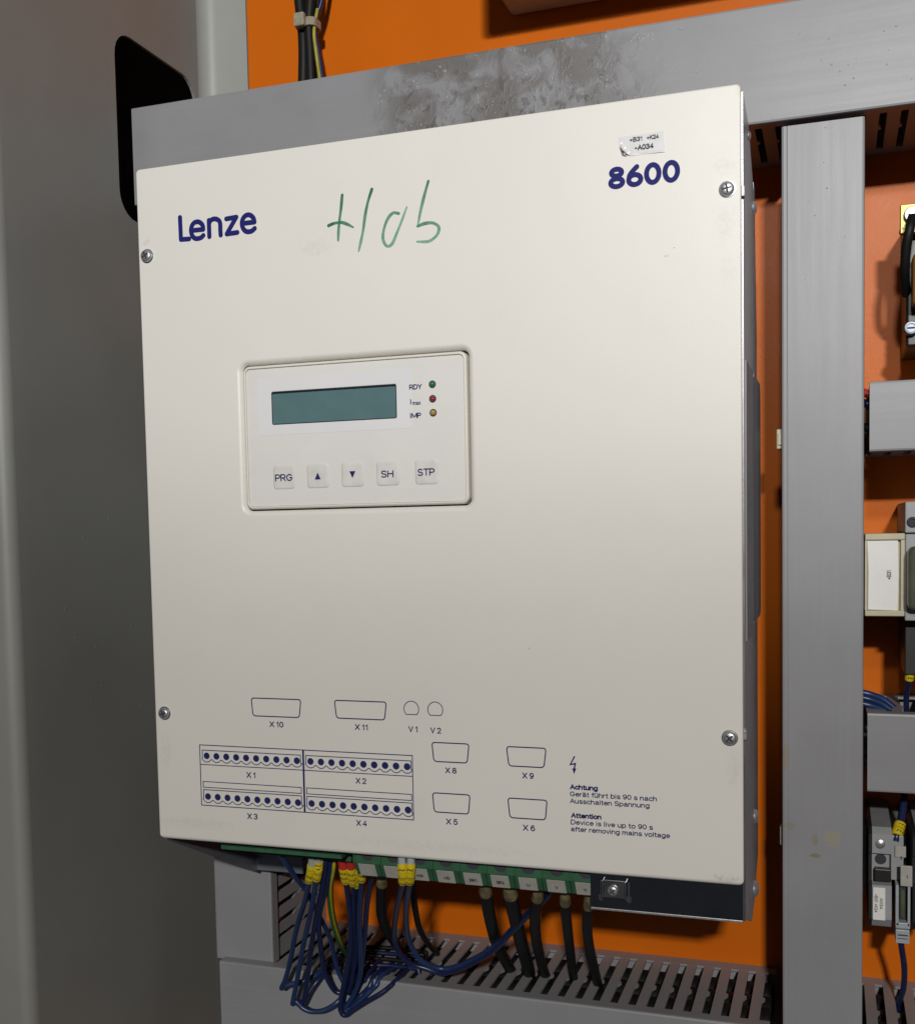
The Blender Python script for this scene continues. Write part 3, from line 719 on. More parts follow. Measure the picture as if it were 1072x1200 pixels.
for i, (px, py) in enumerate(keys):
    x_, z_ = P0(px, py)
    kk = mk('key', keycap(x_, kz), 'key', kp)
    if i in (1, 2):
        s = 0.0017 * (1 if i == 1 else -1)
        mk('arrow_print', ([(x_ - 0.0016, KY, kz - s), (x_ + 0.0016, KY, kz - s), (x_, KY, kz + s)], [(0, 1, 2)]), 'print', kp)
def ptext(s, pl, pr, pbase, cap_px, y, parent, m='print', bold=0.0, name='printed_text'):
    xa, za = P0(pl, pbase); xb, _ = P0(pr, pbase)
    cap = P0(pl, pbase - cap_px)[1] - za
    return mk(name, text_vf(s, xa, xb, za, cap, y, bold), m, parent)
ptext('PRG', 322.2, 342.4, 564.3, 8.4, KY, kp); ptext('SH', 446.5, 461, 559.8, 8.4, KY, kp); ptext('STP', 489.3, 509.3, 557.8, 8.6, KY, kp)
TY = OY - 0.00012
ptext('RDY', 478.9, 493.8, 456.6, 6.2, TY, kp, bold=0.014); ptext('I', 479.9, 481.6, 473.9, 6.4, TY, kp, bold=0.014); ptext('max', 482.8, 492.4, 474.5, 4.9, TY, kp)
ptext('IMP', 480.0, 493.0, 490.0, 6.2, TY, kp, bold=0.014)
# ------------------------------------------------------------------ print on the cover
PY = -0.00010
for s, a, b, base, cap in (('X 10', 316, 332.3, 852.2, 6.9), ('X 11', 416, 431, 855.5, 6.9), ('V 1', 478.6, 489.4, 858, 7), ('V 2', 504.3, 517, 859.5, 7), ('X 1', 289, 299.5, 911.7, 7), ('X 2', 417, 429.3, 918.5, 7),
                           ('X 3', 290, 302, 960, 7), ('X 4', 417.7, 430, 968, 7), ('X 8', 521.8, 535, 906.3, 7), ('X 9', 612, 625.4, 912.5, 7.2), ('X 5', 522.8, 536.4, 966.3, 7), ('X 6', 612.7, 627, 973.6, 7.2)):
    ptext(s, a, b, base, cap, PY, cov, bold=0.008)
for s, a, b, base, cap, bd in (('Achtung', 667.7, 700.5, 925.3, 6.2, 0.035), ('Gerät führt bis 90 s nach', 667.7, 769.5, 933.4, 5.9, 0.006), ('Ausschalten Spannung', 667.7, 761, 941.6, 5.9, 0.006),
                               ('Attention', 669, 704.7, 958.6, 6.2, 0.035), ('Device is live up to 90 s', 668.7, 765, 966.4, 5.9, 0.006), ('after removing mains voltage', 669, 785, 974.5, 5.9, 0.006)):
    ptext(s, a, b, base, cap, PY, cov, bold=bd)
def rounded_poly(pts, r, n=4):
    out = []; m_ = len(pts)
    for i in range(m_):
        p = Vector(pts[i]); a = (Vector(pts[i - 1]) - p).normalized(); b = (Vector(pts[(i + 1) % m_]) - p).normalized()
        for k in range(n + 1):
            t = k / n; out.append((p + a * r * (1 - t) ** 2 + b * r * t ** 2))
    return out
for pts in (((294.4, 818.4), (352.5, 819.7), (350.7, 840.6), (296.6, 839.5)), ((391.8, 821), (452.6, 822.7), (450.7, 843.5), (394.5, 842)), ((506, 870), (549.5, 872.2), (547.4, 894.4), (508.4, 892.4)),
            ((593.4, 875), (639.8, 877.2), (637.3, 899.8), (596.3, 897.7)), ((506.8, 929.3), (550.7, 931.8), (549, 954), (508.9, 951.9)), ((595, 935.5), (641, 938), (639, 961), (597.5, 958.5))):
    wp = [P0(*p) for p in pts]
    zt = (wp[0][1] + wp[1][1]) / 2; zb = (wp[2][1] + wp[3][1]) / 2
    wp = [(wp[0][0], zt), (wp[1][0], zt), (wp[2][0], zb), (wp[3][0], zb)]
    mk('connector_outline', ribbon(rounded_poly(wp, 0.0016), 0.00056, PY, closed=True), 'print', cov)
for (px, py) in ((482, 831), (510, 832)):
    x_, z_ = P0(px, py); r_ = 0.0038
    pts = [(x_ + r_ * math.cos(a), z_ + r_ * math.sin(a)) for a in [math.radians(-45 + 270 * k / 24) for k in range(25)]]
    mk('lamp_outline', ribbon(pts, 0.0004, PY, closed=True), 'print', cov)
# lightning arrow
pts = [P0(*p) for p in ((673.2, 886.5), (668.2, 896.2), (674.0, 895.0), (672.4, 903))]
ltn = join(ribbon(pts, 0.0007, PY, cap=False))
a, b, c = P0(672.6, 907.5), P0(670.4, 900.5), P0(675.2, 900.8)
ltn = join(ltn, ([(a[0], PY - 0.00002, a[1]), (b[0], PY - 0.00002, b[1]), (c[0], PY - 0.00002, c[1])], [(0, 1, 2)]))
mk('lightning_symbol', ltn, 'print', cov)
# terminal strip diagram
def rect_line(x0, x1, z0, z1, y, wd=0.0004):
    return ribbon([(x0, z0), (x1, z0), (x1, z1), (x0, z1)], wd, y, closed=True)
def strip_diagram(x0):
    parts = []; x1 = x0 + 0.0563; k = [0]
    def Y():
        k[0] += 1; return PY - 0.000004 * k[0]
    for zt, zb, zc in ((0.0486, 0.0425, 0.0457), (0.0279, 0.0215, 0.0244)):
        p = 0.00575; n_ = 10; xs = [x0 + 0.0025 + i * p for i in range(n_)]
        out = [(x0, zt), (x0, zc - 0.0012)]
        for i, xx in enumerate(xs):
            a0, a1 = (205, 325) if i == 0 else ((215, 335) if i == n_ - 1 else (215, 325))
            for q in range(6):
                a = math.radians(a0 + (a1 - a0) * q / 5); out.append((xx + 0.0031 * math.cos(a), zc + 0.0033 * math.sin(a)))
        out += [(x1, zc - 0.0012), (x1, zt)]
        parts.append(ribbon(out, 0.00042, Y(), closed=True))
        for xx in xs: parts.append(disc((xx, zc), 0.00175, Y()))
    parts.append(rect_line(x0, x1, 0.0292, 0.0322, Y()))
    return join(*parts)
mk('terminal_diagram', strip_diagram(0.0277), 'print', cov); mk('terminal_diagram', strip_diagram(0.0870), 'print', cov)
mk('diagram_frame', join(rect_line(0.0263, 0.1441, 0.0197, 0.0513, PY - 0.0001, 0.00045), ribbon([(0.0856, 0.0197), (0.0856, 0.0513)], 0.0010, PY - 0.00011, cap=False),
                         ribbon([(0.0263, 0.0411), (0.1441, 0.0411)], 0.0004, PY - 0.00012, cap=False)), 'print', cov)
# logo and type number
def strokes(name, lst, wd, m, conv, y0=PY):
    parts = []
    for i, s in enumerate(lst):
        pts = [conv(*p) for p in s]
        if len(pts) > 2 and s is not None:
            pts = [(v.x, v.y) for v in catmull([Vector((p[0], p[1])) for p in pts], 6)] if not getattr(strokes, 'hard', False) else pts
        parts.append(ribbon(pts, wd, y0 - 0.000006 * i))
    return mk(name, join(*parts), m, cov)
cl = lambda x, y: P0(200 + x / 9.745, 235 + y / 9.745)
e1 = [(372, 327), (366, 283), (338, 250), (303, 240), (265, 255), (240, 295), (234, 345), (246, 395), (275, 428), (312, 432), (350, 420), (374, 396)]
e2 = [(957, 243), (948, 203), (922, 172), (888, 160), (850, 175), (822, 215), (815, 265), (828, 315), (858, 348), (895, 354), (932, 342), (960, 316)]
n_ = [(439, 262), (455, 228), (490, 208), (528, 212), (556, 232), (567, 270), (568, 330), (572, 392)]
logo = []
for i, (s, curved) in enumerate((([(107, 190), (118, 443)], 0), ([(118, 443), (212, 436)], 0), ([(236, 341), (372, 327)], 0), (e1, 1), ([(437, 224), (443, 410)], 0), (n_, 1),
                                 ([(636, 207), (750, 187)], 0), ([(750, 187), (642, 378)], 0), ([(642, 380), (762, 362)], 0), ([(817, 260), (957, 243)], 0), (e2, 1))):
    pts = [cl(*p) for p in s]
    if curved: pts = [(v.x, v.y) for v in catmull([Vector(p) for p in pts], 5)]
    logo.append(ribbon(pts, 0.0024, PY - 0.000006 * i))
mk('logo_lettering', join(*logo), 'logo', cov)
num = []
zb, zt = 0.3081, 0.3178; hh = zt - zb
def ell(cx_, cz_, rx, rz, y, wd): return ribbon([(cx_ + rx * math.cos(2 * math.pi * k / 32), cz_ + rz * math.sin(2 * math.pi * k / 32)) for k in range(32)], wd, y, closed=True)
wd = 0.0022
xs8 = [P0(722.4, 208)[0], P0(743.6, 205)[0], P0(764.7, 203)[0], P0(786.4, 200)[0]]
num += [ell(xs8[0], zb + hh * 0.29, 0.00265, hh * 0.29 - wd / 2, PY, wd), ell(xs8[0], zb + hh * 0.735, 0.00225, hh * 0.265 - wd / 2, PY - 0.00001, wd)]
num += [ell(xs8[1], zb + hh * 0.33, 0.00265, hh * 0.33 - wd / 2, PY, wd)]
sx = xs8[1] - 0.00265
c6 = catmull([Vector((sx, zb + hh * 0.33)), Vector((sx + 0.0005, zb + hh * 0.55)), Vector((sx + 0.0020, zb + hh * 0.74)), Vector((sx + 0.0036, zt - wd / 2))], 6)
num.append(ribbon([(v.x, v.y) for v in c6], wd, PY - 0.00002))
for x_ in xs8[2:]: num.append(ell(x_, zb + hh * 0.5, 0.0027, hh * 0.5 - wd / 2, PY, wd))
mk('type_number', join(*num), 'logo', cov)
# hand writing, green marker with rubbed strokes
ch = lambda x, y: P0(280 + x / 3.57, y / 3.57)
hw = [([(432, 815), (427, 870), (418, 945), (415, 1005)], 0.1, 0.45), ([(375, 943), (400, 933), (430, 930), (455, 938), (478, 950)], 0.05, 0.35), ([(556, 791), (540, 842), (528, 900), (520, 960), (510, 1010), (501, 1050)], 0.05, 0.75),
      ([(668, 892), (645, 890), (622, 915), (606, 960), (603, 1000), (618, 1028), (640, 1020), (660, 975), (682, 920), (702, 865)], 0.35, 0.75), ([(792, 757), (776, 815), (760, 880), (748, 945)], 0.2, 0.7), ([(748, 945), (778, 934), (812, 932), (836, 950), (828, 982), (795, 1008), (745, 1010)], 0.25, 0.75)]
V, F, C = [], [], []
for i, (s, f0, f1) in enumerate(hw):
    pts = [(v.x, v.y) for v in catmull([Vector(ch(*p)) for p in s], 8)]
    m_ = len(pts)
    ws = [0.00150 * (0.95 + 0.10 * math.sin(0.35 * k + i)) * (1.0 if k < m_ * 0.8 else 1.0 - 0.45 * (k / m_ - 0.8) / 0.2) for k in range(m_)]
    v, f = ribbon(pts, 0.0011, PY - 0.000006 * i, widths=ws)
    n0 = len(V); V += v; F += [tuple(j + n0 for j in q) for q in f]
    for k in range(len(v)):
        t = min(1.0, (k // 2) / m_) if k < 2 * m_ else (0.0 if k < 2 * m_ + 10 else 1.0)
        fd = f0 + (f1 - f0) * t
        fd = min(0.9, max(0.0, fd + 0.06 * math.sin(0.35 * k + i)))
        C.append([0.006 + (0.33 - 0.006) * fd, 0.140 + (0.58 - 0.140) * fd, 0.050 + (0.42 - 0.050) * fd])
hwo = mk('marker_writing', (V, F), 'marker', cov)
ca = hwo.data.color_attributes.new('ink', 'FLOAT_COLOR', 'POINT')
for i, c in enumerate(C): ca.data[i].color = (*c, 1)
# inventory sticker with a torn, lifted corner
def sticker():
    q = [P0(724.5, 160.5), P0(777.5, 153), P0(779, 177.8), P0(727, 183.8)]
    nx, nz = 14, 8; V, F = [], []
    for j in range(nz + 1):
        for i in range(nx + 1):
            u, v = i / nx, j / nz
            a = Vector(q[3]).lerp(Vector(q[2]), u); b = Vector(q[0]).lerp(Vector(q[1]), u); p = a.lerp(b, v)
            d = max(0.0, 0.22 - u - 0.30 * v) / 0.22
            lift = 0.0022 * d ** 1.3 + 0.00015 * math.sin(9 * u) * (v < 0.1)
            V.append((p.x + 0.0016 * d, PY - 0.00004 - lift - 0.00012 * (1 - v) * u, p.y + 0.0014 * d))
    for j in range(nz):
        for i in range(nx):
            if j == 0 and i == 0: continue
            k = j * (nx + 1) + i; F.append((k, k + 1, k + nx + 2, k + nx + 1))
    return V, F
stk = mk('inventory_sticker', sticker(), 'sticker', drive); stk['label'] = 'small silver sticker with torn lower left corner'
tp = [P0(*p) for p in ((725, 171), (728.5, 175), (731, 180), (734.5, 183.6), (729, 182.5), (727.5, 178))]
mk('torn_edge', ([(p[0], PY - 0.00002, p[1]) for p in tp], [tuple(range(6))]), 'torn', stk)
SY = PY - 0.0004
ptext('+B31', 737.8, 752.5, 166.5, 5.2, SY, stk, 'black_print', name='sticker_text'); ptext('+K24', 757.8, 772, 163.8, 5.2, SY, stk, 'black_print', name='sticker_text')
ptext('-A034', 743.8, 766, 176.3, 6.2, SY, stk, 'black_print', 0.012, name='sticker_text')
# ------------------------------------------------------------------ terminals under the cover
pcbx0 = at(262, 991, 0.010).x
mk('circuit_board_edge', box(pcbx0, 0.1015, 0.0075, 0.0600, -0.0052, -0.0032), 'pcb', drive)
mk('terminal_header', box(pcbx0 + 0.012, 0.1010, 0.020, 0.034, -0.0105, -0.0054, 0.0004), 'green', drive)
labels = ['', '', '+UG', '-UG', 'BR1', 'BR2', 'U', 'V', 'W']
tag_px = [(431, 1014), (462, 1017), (495, 1021), (525.5, 1024), (556.5, 1027.5), (588, 1031), (620.5, 1034.5), (653.5, 1038), (685.8, 1041.5)]
tag_x = [at(px, py, 0.0102).x for px, py in tag_px]
pitch = (tag_x[-1] - tag_x[0]) / 8
for i, s in enumerate(labels):
    x_ = tag_x[0] + i * pitch
    a, b = x_ - pitch / 2 + 0.0002, min(x_ + pitch / 2 - 0.0002, 0.2298)
    prof = [(0.0085, 0.006), (0.0085, -0.0066), (0.0125, -0.0140), (0.0180, -0.0152), (0.0420, -0.0152), (0.0420, 0.006)]
    tb = mk('terminal_block', prism(prof, 'X', a, b), 'green', drive)
    # screw well in the front face, half hidden behind the cover edge
    well = [(x_ + 0.0006 + 0.0034 * math.cos(2 * math.pi * k / 18), 0.0084, -0.0022 + 0.0030 * math.sin(2 * math.pi * k / 18)) for k in range(18)]
    mk('screw_well', (well, [tuple(range(18))]), 'recess', tb)
    mk('block_rib', box(a - 0.0001, a + 0.0008, 0.0076, 0.0084, -0.0064, 0.004), 'green', tb)
    # white tag on the sloping lower face
    ty = [(0.00805, -0.0072), (0.00845, -0.0070), (0.01215, -0.0138), (0.01175, -0.0140)]
    tg = mk('name_tag', prism(ty, 'X', x_ - 0.0045, min(x_ + 0.0045, 0.2298)), 'white_tag', tb)
    if s:
        v, f = text_vf(s, x_ - 0.0018 * (0.45 if len(s) == 1 else 1), x_ + 0.0020 * (0.45 if len(s) == 1 else 1), 0, 0.0021, 0, 0.01)
        t_ = Vector((0, 0.01175 - 0.00805, -0.0140 + 0.0072)); t_.normalize(); nn = Vector((0, t_.z, -t_.y))
        o_ = Vector((0, 0.00805, -0.0072)) + t_ * 0.0054 + nn * 0.00012
        v = [(p[0], o_.y - t_.y * p[2], o_.z - t_.z * p[2]) for p in v]
        mk('tag_text', (v, f), 'black_print', tg)
    mk('wire_entry', box(x_ - 0.004, x_ + 0.004, 0.022, 0.032, -0.0154, -0.0151), 'recess', tb)
# ------------------------------------------------------------------ wires
BL = 'dark blue control wires under the drive'
def sample(path, per=8): return catmull([at(*p) for p in path], per)
def wire(label, path, r_=0.00155, m='blue', marker=None, ferrule=None, name='control_wire', group=BL, sleeve=None, cat='wire'):
    pts = sample(path)
    if name == 'control_wire':
        # keep the wire outside the lid and fingers of the lower duct; only its end dips between the fingers
        for p in pts[:int(len(pts) * 0.86)]:
            dz = (-0.1090 + r_) - p.z; dy = p.y - (0.1038 - r_)
            if -0.03 < p.x < 0.305 and dz > 0 and dy > 0:
                if dz < dy: p.z += dz
                else: p.y -= dy
    ro = root(name, tuple(pts[0]), label, cat, group)
    body = pts
    if sleeve:
        acc = 0.0; k0 = 0
        while acc < sleeve[1] * 0.75: acc += (pts[k0 + 1] - pts[k0]).length; k0 += 1
        body = pts[k0:]
    mk('insulation', tube(body, r_, 10), m, ro, smooth=True)
    # arc-length walk along the wire for the sleeves that sit on it
    def seg(d0, d1, n=6):
        out = []; acc = 0; targets = [d0 + (d1 - d0) * k / n for k in range(n + 1)]; ti = 0
        for a, b in zip(pts, pts[1:]):
            L = (b - a).length
            while ti <= n and targets[ti] <= acc + L + 1e-9:
                out.append(a.lerp(b, (targets[ti] - acc) / L)); ti += 1
            acc += L
        return out
    if ferrule:
        mk('ferrule', tube(seg(0, 0.0080 if ferrule == 'red' else 0.0058, 3), r_ * (1.6 if ferrule == 'red' else 1.35), 10), ferrule, ro, smooth=True)
    if marker:
        d0, d1 = marker
        d0 -= 0.001; d1 += 0.003; nsl = max(1, round((d1 - d0) / 0.0048)); st = (d1 - d0) / nsl
        for k in range(nsl):
            s = seg(d0 + k * st + 0.0001, d0 + (k + 1) * st - 0.0003, 3)
            mo = mk('wire_marker', tube(s, [r_ * 1.58, r_ * 1.62, r_ * 1.62, r_ * 1.58], 12), 'yellow', ro, smooth=True)
            # printed character stroke on the sleeve, facing out
            c = s[1].lerp(s[2], 0.5); up = (s[0] - s[-1]).normalized(); out = Vector((0.25, -1, 0)); out = (out - up * out.dot(up)).normalized(); rt = up.cross(out)
            q = []
            for u_, v_ in ((-0.7, -0.62), (0.5, -0.62), (0.7, 0.3), (-0.5, 0.5)):
                ang = u_; rad_ = r_ * 1.62 + 0.00006
                q.append(c + (out * math.cos(ang) + rt * math.sin(ang)) * rad_ + up * v_ * 0.0011 * (1 + 0.4 * math.sin(k * 2 + d0 * 900)))
            mid = [c + out * (r_ * 1.62 + 0.00008) + up * v_ * 0.0011 for v_ in (-0.3, 0.3)]
            mk('marker_print', ([q[0], mid[0], mid[1], q[3], q[1], q[2]], [(0, 1, 2, 3), (1, 4, 5, 2)]), 'black_print', mo)
    if sleeve:
        mk('clear_sleeve', tube(seg(*sleeve), [r_ * 0.80, r_ * 0.92, r_ * 0.90, r_ * 1.0, r_ * 0.97, r_ * 1.06, r_ * 1.04], 14), 'clear', ro, smooth=True)
    return ro
wire('blue wire with yellow marker that kinks back sharply, leftmost of the hanging loops', [(366, 1004, .026), (365, 1016, .028), (364, 1024, .030), (358, 1053, .045), (347, 1090, .065), (340, 1127, .080), (334, 1149, .088), (330, 1158.5, .090), (336, 1155, .091), (355, 1150.5, .094), (373, 1141, .100), (392, 1124, .120), (420, 1128, .150)], m='blue2', marker=(0.0065, 0.0165), ferrule='greyf')
wire('mid blue wire with yellow marker looping down to the lowest left bend', [(374, 1003, .026), (373.5, 1012, .028), (372, 1024, .030), (364, 1070, .050), (355, 1110, .068), (348, 1150, .082), (343, 1176, .088), (347, 1174, .0885), (355, 1182, .089), (366, 1186, .090), (382, 1183.5, .092), (399, 1171, .096), (412, 1148, .110), (432, 1136, .140), (450, 1150, .155)], m='blue2', marker=(0.0045, 0.0145), ferrule='greyf')
wire('unmarked blue wire behind the two leftmost marked wires', [(382, 1002, .030), (381, 1015, .032), (377, 1042, .042), (370, 1077, .058), (364.5, 1112, .074), (359, 1156, .086), (355, 1176, .090), (363, 1162, .093), (375, 1147, .098), (392, 1133, .112), (418, 1126, .145), (440, 1145, .160)])
wire('unmarked dark wire beside the green and yellow earth wire', [(388, 1003, .032), (387, 1015, .034), (383, 1038, .042), (374, 1074, .058), (375, 1104, .072), (380, 1138, .086), (391, 1160, .094), (402, 1163, .097), (414, 1150, .108), (430, 1130, .140), (445, 1150, .155)])
wire('lone blue wire running diagonally from the left end of the green strip', [(327, 999, .024), (330, 1004, .026), (347, 1029.5, .040), (360, 1046, .050), (372, 1070, .064), (386, 1098, .082), (391, 1119, .092), (398, 1143, .098), (412, 1163, .100), (428, 1152, .115), (448, 1134, .145), (460, 1150, .160)], m='blue2', r_=0.00140)
wire('blue wire with red ferrule and yellow marker making the lowest long loop', [(400.5, 1003, .028), (401.5, 1012, .030), (402.5, 1020, .032), (405.6, 1036, .040), (409, 1060, .052), (411, 1088, .066), (409, 1121, .080), (403, 1153, .091), (398.6, 1177, .096), (400.4, 1187.5, .097), (405, 1190, .0975), (413, 1184.5, .098), (428, 1175, .099), (448.5, 1163, .101), (466, 1148, .108), (482, 1134, .130), (500, 1140, .155)], marker=(0.0092, 0.0180), ferrule='red')
wire('second wire with red ferrule and yellow marker', [(410.5, 1004, .028), (411, 1014, .031), (412, 1024, .034), (414, 1039, .042), (415, 1077, .062), (413.5, 1112, .080), (407, 1144, .092), (401.5, 1172, .0985), (405, 1181, .100), (413, 1176, .1005), (425, 1165, .102), (444, 1146, .112), (468, 1126, .145), (485, 1145, .160)], marker=(0.0100, 0.0200), ferrule='red')
wire('blue wire with yellow marker partly hidden behind its marked neighbour', [(418, 1005, .034), (418, 1016, .036), (418, 1026, .038), (418, 1050, .050), (418.5, 1085, .068), (417, 1120, .084), (412, 1150, .094), (409, 1164, .099), (420, 1158, .104), (438, 1138, .125), (455, 1150, .155)], marker=(0.0080, 0.0190), ferrule='greyf')
wire('blue wire with grey ferrule and yellow marker, rightmost of the dense left bunch', [(424.5, 1004, .026), (424.3, 1013, .028), (424, 1020, .030), (423.5, 1036, .038), (421.4, 1077, .058), (422.3, 1112, .076), (422, 1143, .089), (414, 1167, .096), (406, 1180, .0985), (411, 1183, .099), (423, 1172, .100), (440, 1156, .104), (458, 1140, .118), (478, 1124, .150), (490, 1140, .165)], m='blue2', marker=(0.0060, 0.0165), ferrule='greyf')
wire('blue wire with a bare brass coloured tip beside the black sleeve', [(441, 1006, .026), (440, 1013, .028), (434.5, 1034, .038), (430, 1060, .052), (427.5, 1095, .070), (424, 1128, .085), (420, 1150, .097), (432, 1146, .108), (452, 1130, .140), (470, 1145, .160)], ferrule='brass')
arc = [(498, 1134, .094), (519, 1140, .094), (545, 1132, .090), (577, 1114, .080), (603, 1088, .064), (624, 1067, .050), (641, 1050, .038), (647, 1040, .032)]
wire('blue wire with yellow marker sweeping in a wide bow to the output terminals', [(471, 1004, .0055), (471, 1012, .0055), (471.5, 1020, .0060), (472, 1034, .0120), (465, 1065, .040), (461.7, 1095, .072), (466, 1114, .082), (480, 1129, .090)] + [(a, b + 1, c - 0.0005) for a, b, c in arc], marker=(0.0045, 0.0145), ferrule='greyf')
wire('blue wire with yellow marker bowing just inside its twin', [(481.5, 1005, .0055), (481.5, 1013, .0055), (481, 1020, .0060), (480, 1034, .0120), (475.7, 1069, .044), (478, 1098, .073), (487, 1118, .084), (498, 1129, .088)] + [(a + 2, b - 4, c - 0.001) for a, b, c in arc[1:]], m='blue2', marker=(0.0040, 0.0140), ferrule='greyf')
wire('thin dark wire dropping behind the twin marked wires', [(483, 1012, .036), (484, 1040, .048), (486, 1062, .060), (491, 1087, .076), (500, 1104, .105), (512, 1118, .150)], m='blackpvc', r_=0.0017)
# wires lying in the lower duct, seen over its edge
for k, (lab, y0_, x0_, x1_) in enumerate((('topmost of the dark blue wires lying across the lower duct slots', 1118, 424, 492), ('second of the dark blue wires lying across the lower duct slots', 1124, 420, 488), ('third of the dark blue wires lying across the lower duct slots', 1130, 416, 492), ('lowest of the dark blue wires lying across the lower duct slots', 1137, 428, 484))):
    Yd = 0.150 - 0.009 * k
    wire(lab, [(x0_ - 24, y0_ + 14, Yd - 0.012), (x0_, y0_ + 5, Yd - 0.004), ((x0_ + x1_) / 2, y0_ - 1 + 2 * (k % 2), Yd), (x1_, y0_ + 2 + k, Yd), (x1_ + 14, y0_ + 14, Yd)], m='blue' if k % 2 else 'blackpvc', r_=0.00135)
# earth wire
ew = [(391, 1003, .034), (390, 1018, .036), (386.5, 1043, .048), (390, 1077, .072), (399, 1105, .100), (408, 1122, .140)]
pts = sample(ew)
er = root('earth_wire', tuple(pts[0]), 'green and yellow earth wire among the blue wires', 'wire', BL)
mk('green_insulation', tube(pts, 0.0019, 12), mat('earth_green', (0.025, 0.17, 0.03), 0.38, var=0.2, vscale=200), er, smooth=True)
sp = [p + Vector((0.0009, -0.00105, 0)) for p in pts]
mk('yellow_stripe', tube(sp, 0.00105, 8), mat('earth_yellow', (0.50, 0.40, 0.02), 0.4, var=0.2, vscale=200), er, smooth=True)
# power cables
PG = 'black power cables on the output terminals'
for lab, path, r_, sl in (
        ('thick black cable with a clear yellowed sleeve right of the dense blue bunch', [(447.5, 1010, .034), (447.8, 1022, .036), (447.6, 1033, .040), (446.8, 1051, .052), (447.6, 1074, .070), (455, 1093, .095), (468, 1112, .135), (476, 1128, .155)], 0.0030, (0.006, 0.0175)),
        ('black power cable under the BR1 tag, leftmost of the five thick cables', [(568.5, 1030, .026), (568.5, 1038, .028), (569.5, 1048, .034), (574, 1075, .056), (582, 1106, .095), (594, 1130, .135), (604, 1146, .155)], 0.0033, (0.0002, 0.0125)),
        ('thickest black power cable under the BR2 tag', [(596.5, 1032, .026), (597, 1041, .028), (599, 1053, .036), (602, 1068, .050), (611, 1106, .095), (618, 1132, .130), (622, 1150, .150)], 0.0037, (0.0002, 0.0125)),
        ('slim black power cable under the U tag, crossed by the blue bow', [(631, 1036, .026), (630.5, 1046, .029), (628.5, 1060, .038), (626.5, 1075, .052), (629, 1106, .092), (637, 1138, .135), (643, 1150, .150)], 0.0029, (0.0002, 0.0130)),
        ('slim black power cable under the V tag', [(661.5, 1039, .026), (662, 1050, .029), (662.5, 1065, .038), (664, 1080, .054), (667, 1106, .092), (671, 1140, .135), (674, 1156, .152)], 0.0027, (0.0002, 0.0135)),
        ('black power cable under the W tag, rightmost, beside the polished flange', [(690.5, 1043, .024), (690, 1055, .027), (688.5, 1072, .038), (688, 1090, .058), (691, 1112, .090), (698, 1143, .128), (704, 1168, .150)], 0.0027, (0.0002, 0.0135))):
    wire(lab, path, r_, 'blackpvc', name='power_cable', group=PG, sleeve=sl, cat='cable')
# cables lying lengthwise in the lower ducts, glimpsed through the slots
for x0_, x1_, lab in ((-0.03, 0.303, 'under the drive'), (0.355, 0.49, 'in the bottom right corner')):
    for k, (y_, z_, r_, nm_) in enumerate(((0.118, -0.1240, 0.0095, 'front'), (0.137, -0.1235, 0.0095, 'second'), (0.156, -0.1240, 0.0095, 'third'), (0.1755, -0.1240, 0.0095, 'rear'))):
        ro = root('duct_cable', (x0_, y_, z_), 'black ' + nm_ + ' cable lying lengthwise inside the slotted duct ' + lab, 'cable', 'cables inside the lower ducts')
        mk('sheath', tube([(x0_ + (x1_ - x0_) * t / 10, y_ + 0.001 * math.sin(2 * t + k), z_ + 0.0005 * math.sin(1.3 * t + 2 * k)) for t in range(11)], r_, 12), 'blackpvc', ro, smooth=True)
# ------------------------------------------------------------------ cables above the upper duct
UG = 'cables tied in a bundle above the upper duct'
Yb = YP - 0.022
for lab, path, r_, m_ in (
        ('leftmost black cable of the tied bundle above the upper duct', [(349, -40, Yb), (351, 0, Yb), (354.5, 30, Yb), (356, 60, Yb), (355.5, 100, Yb)], 0.0036, 'blackpvc'),
        ('middle black cable of the tied bundle above the upper duct', [(366, -40, Yb - .003), (364, 0, Yb - .003), (362, 30, Yb - .003), (363.5, 60, Yb - .003), (365, 100, Yb - .003)], 0.0034, 'blackpvc'),
        ('dark blue-black wire at the right of the tied bundle', [(384, -40, Yb + .002), (377, 0, Yb + .001), (369, 30, Yb), (373, 60, Yb), (379, 100, Yb)], 0.0016, 'blue'),
        ('black wire hidden between the others in the tied bundle', [(374, -40, Yb + .005), (372, 0, Yb + .005), (366, 30, Yb + .003), (369, 60, Yb + .003), (371, 100, Yb + .003)], 0.0027, 'blackpvc')):
    wire(lab, path, r_, m_, name='bundled_cable', group=UG, cat='cable')
yp_ = sample([(372, 10, Yb - .002), (368, 36, Yb - .0035), (370.5, 62, Yb - .0035), (375, 95, Yb - .0035)])
yr = root('earth_wire', tuple(yp_[0]), 'thin yellow striped earth wire fanning out below the zip tie', 'wire', UG)
mk('insulation', tube(yp_, 0.0011, 10), mat('dull_earth_yellow', (0.42, 0.38, 0.05), 0.5, var=0.4, vscale=150), yr, smooth=True)
zp = at(361, 30, Yb)
zt_ = root('zip_tie', tuple(zp), 'dusty zip tie around the cable bundle above the upper duct', 'zip tie')
mk('band', prism([p for p, _ in rrect(zp.x - 0.0064, zp.x + 0.0078, Yb - 0.0078, Yb + 0.0060, 0.004, 5)], 'Z', zp.z - 0.0028, zp.z + 0.0022), 'dust', zt_)
mk('tie_head', box(zp.x - 0.0048, zp.x + 0.0024, Yb - 0.0115, Yb - 0.0075, zp.z - 0.0040, zp.z + 0.0042, 0.0008), 'dust', zt_)
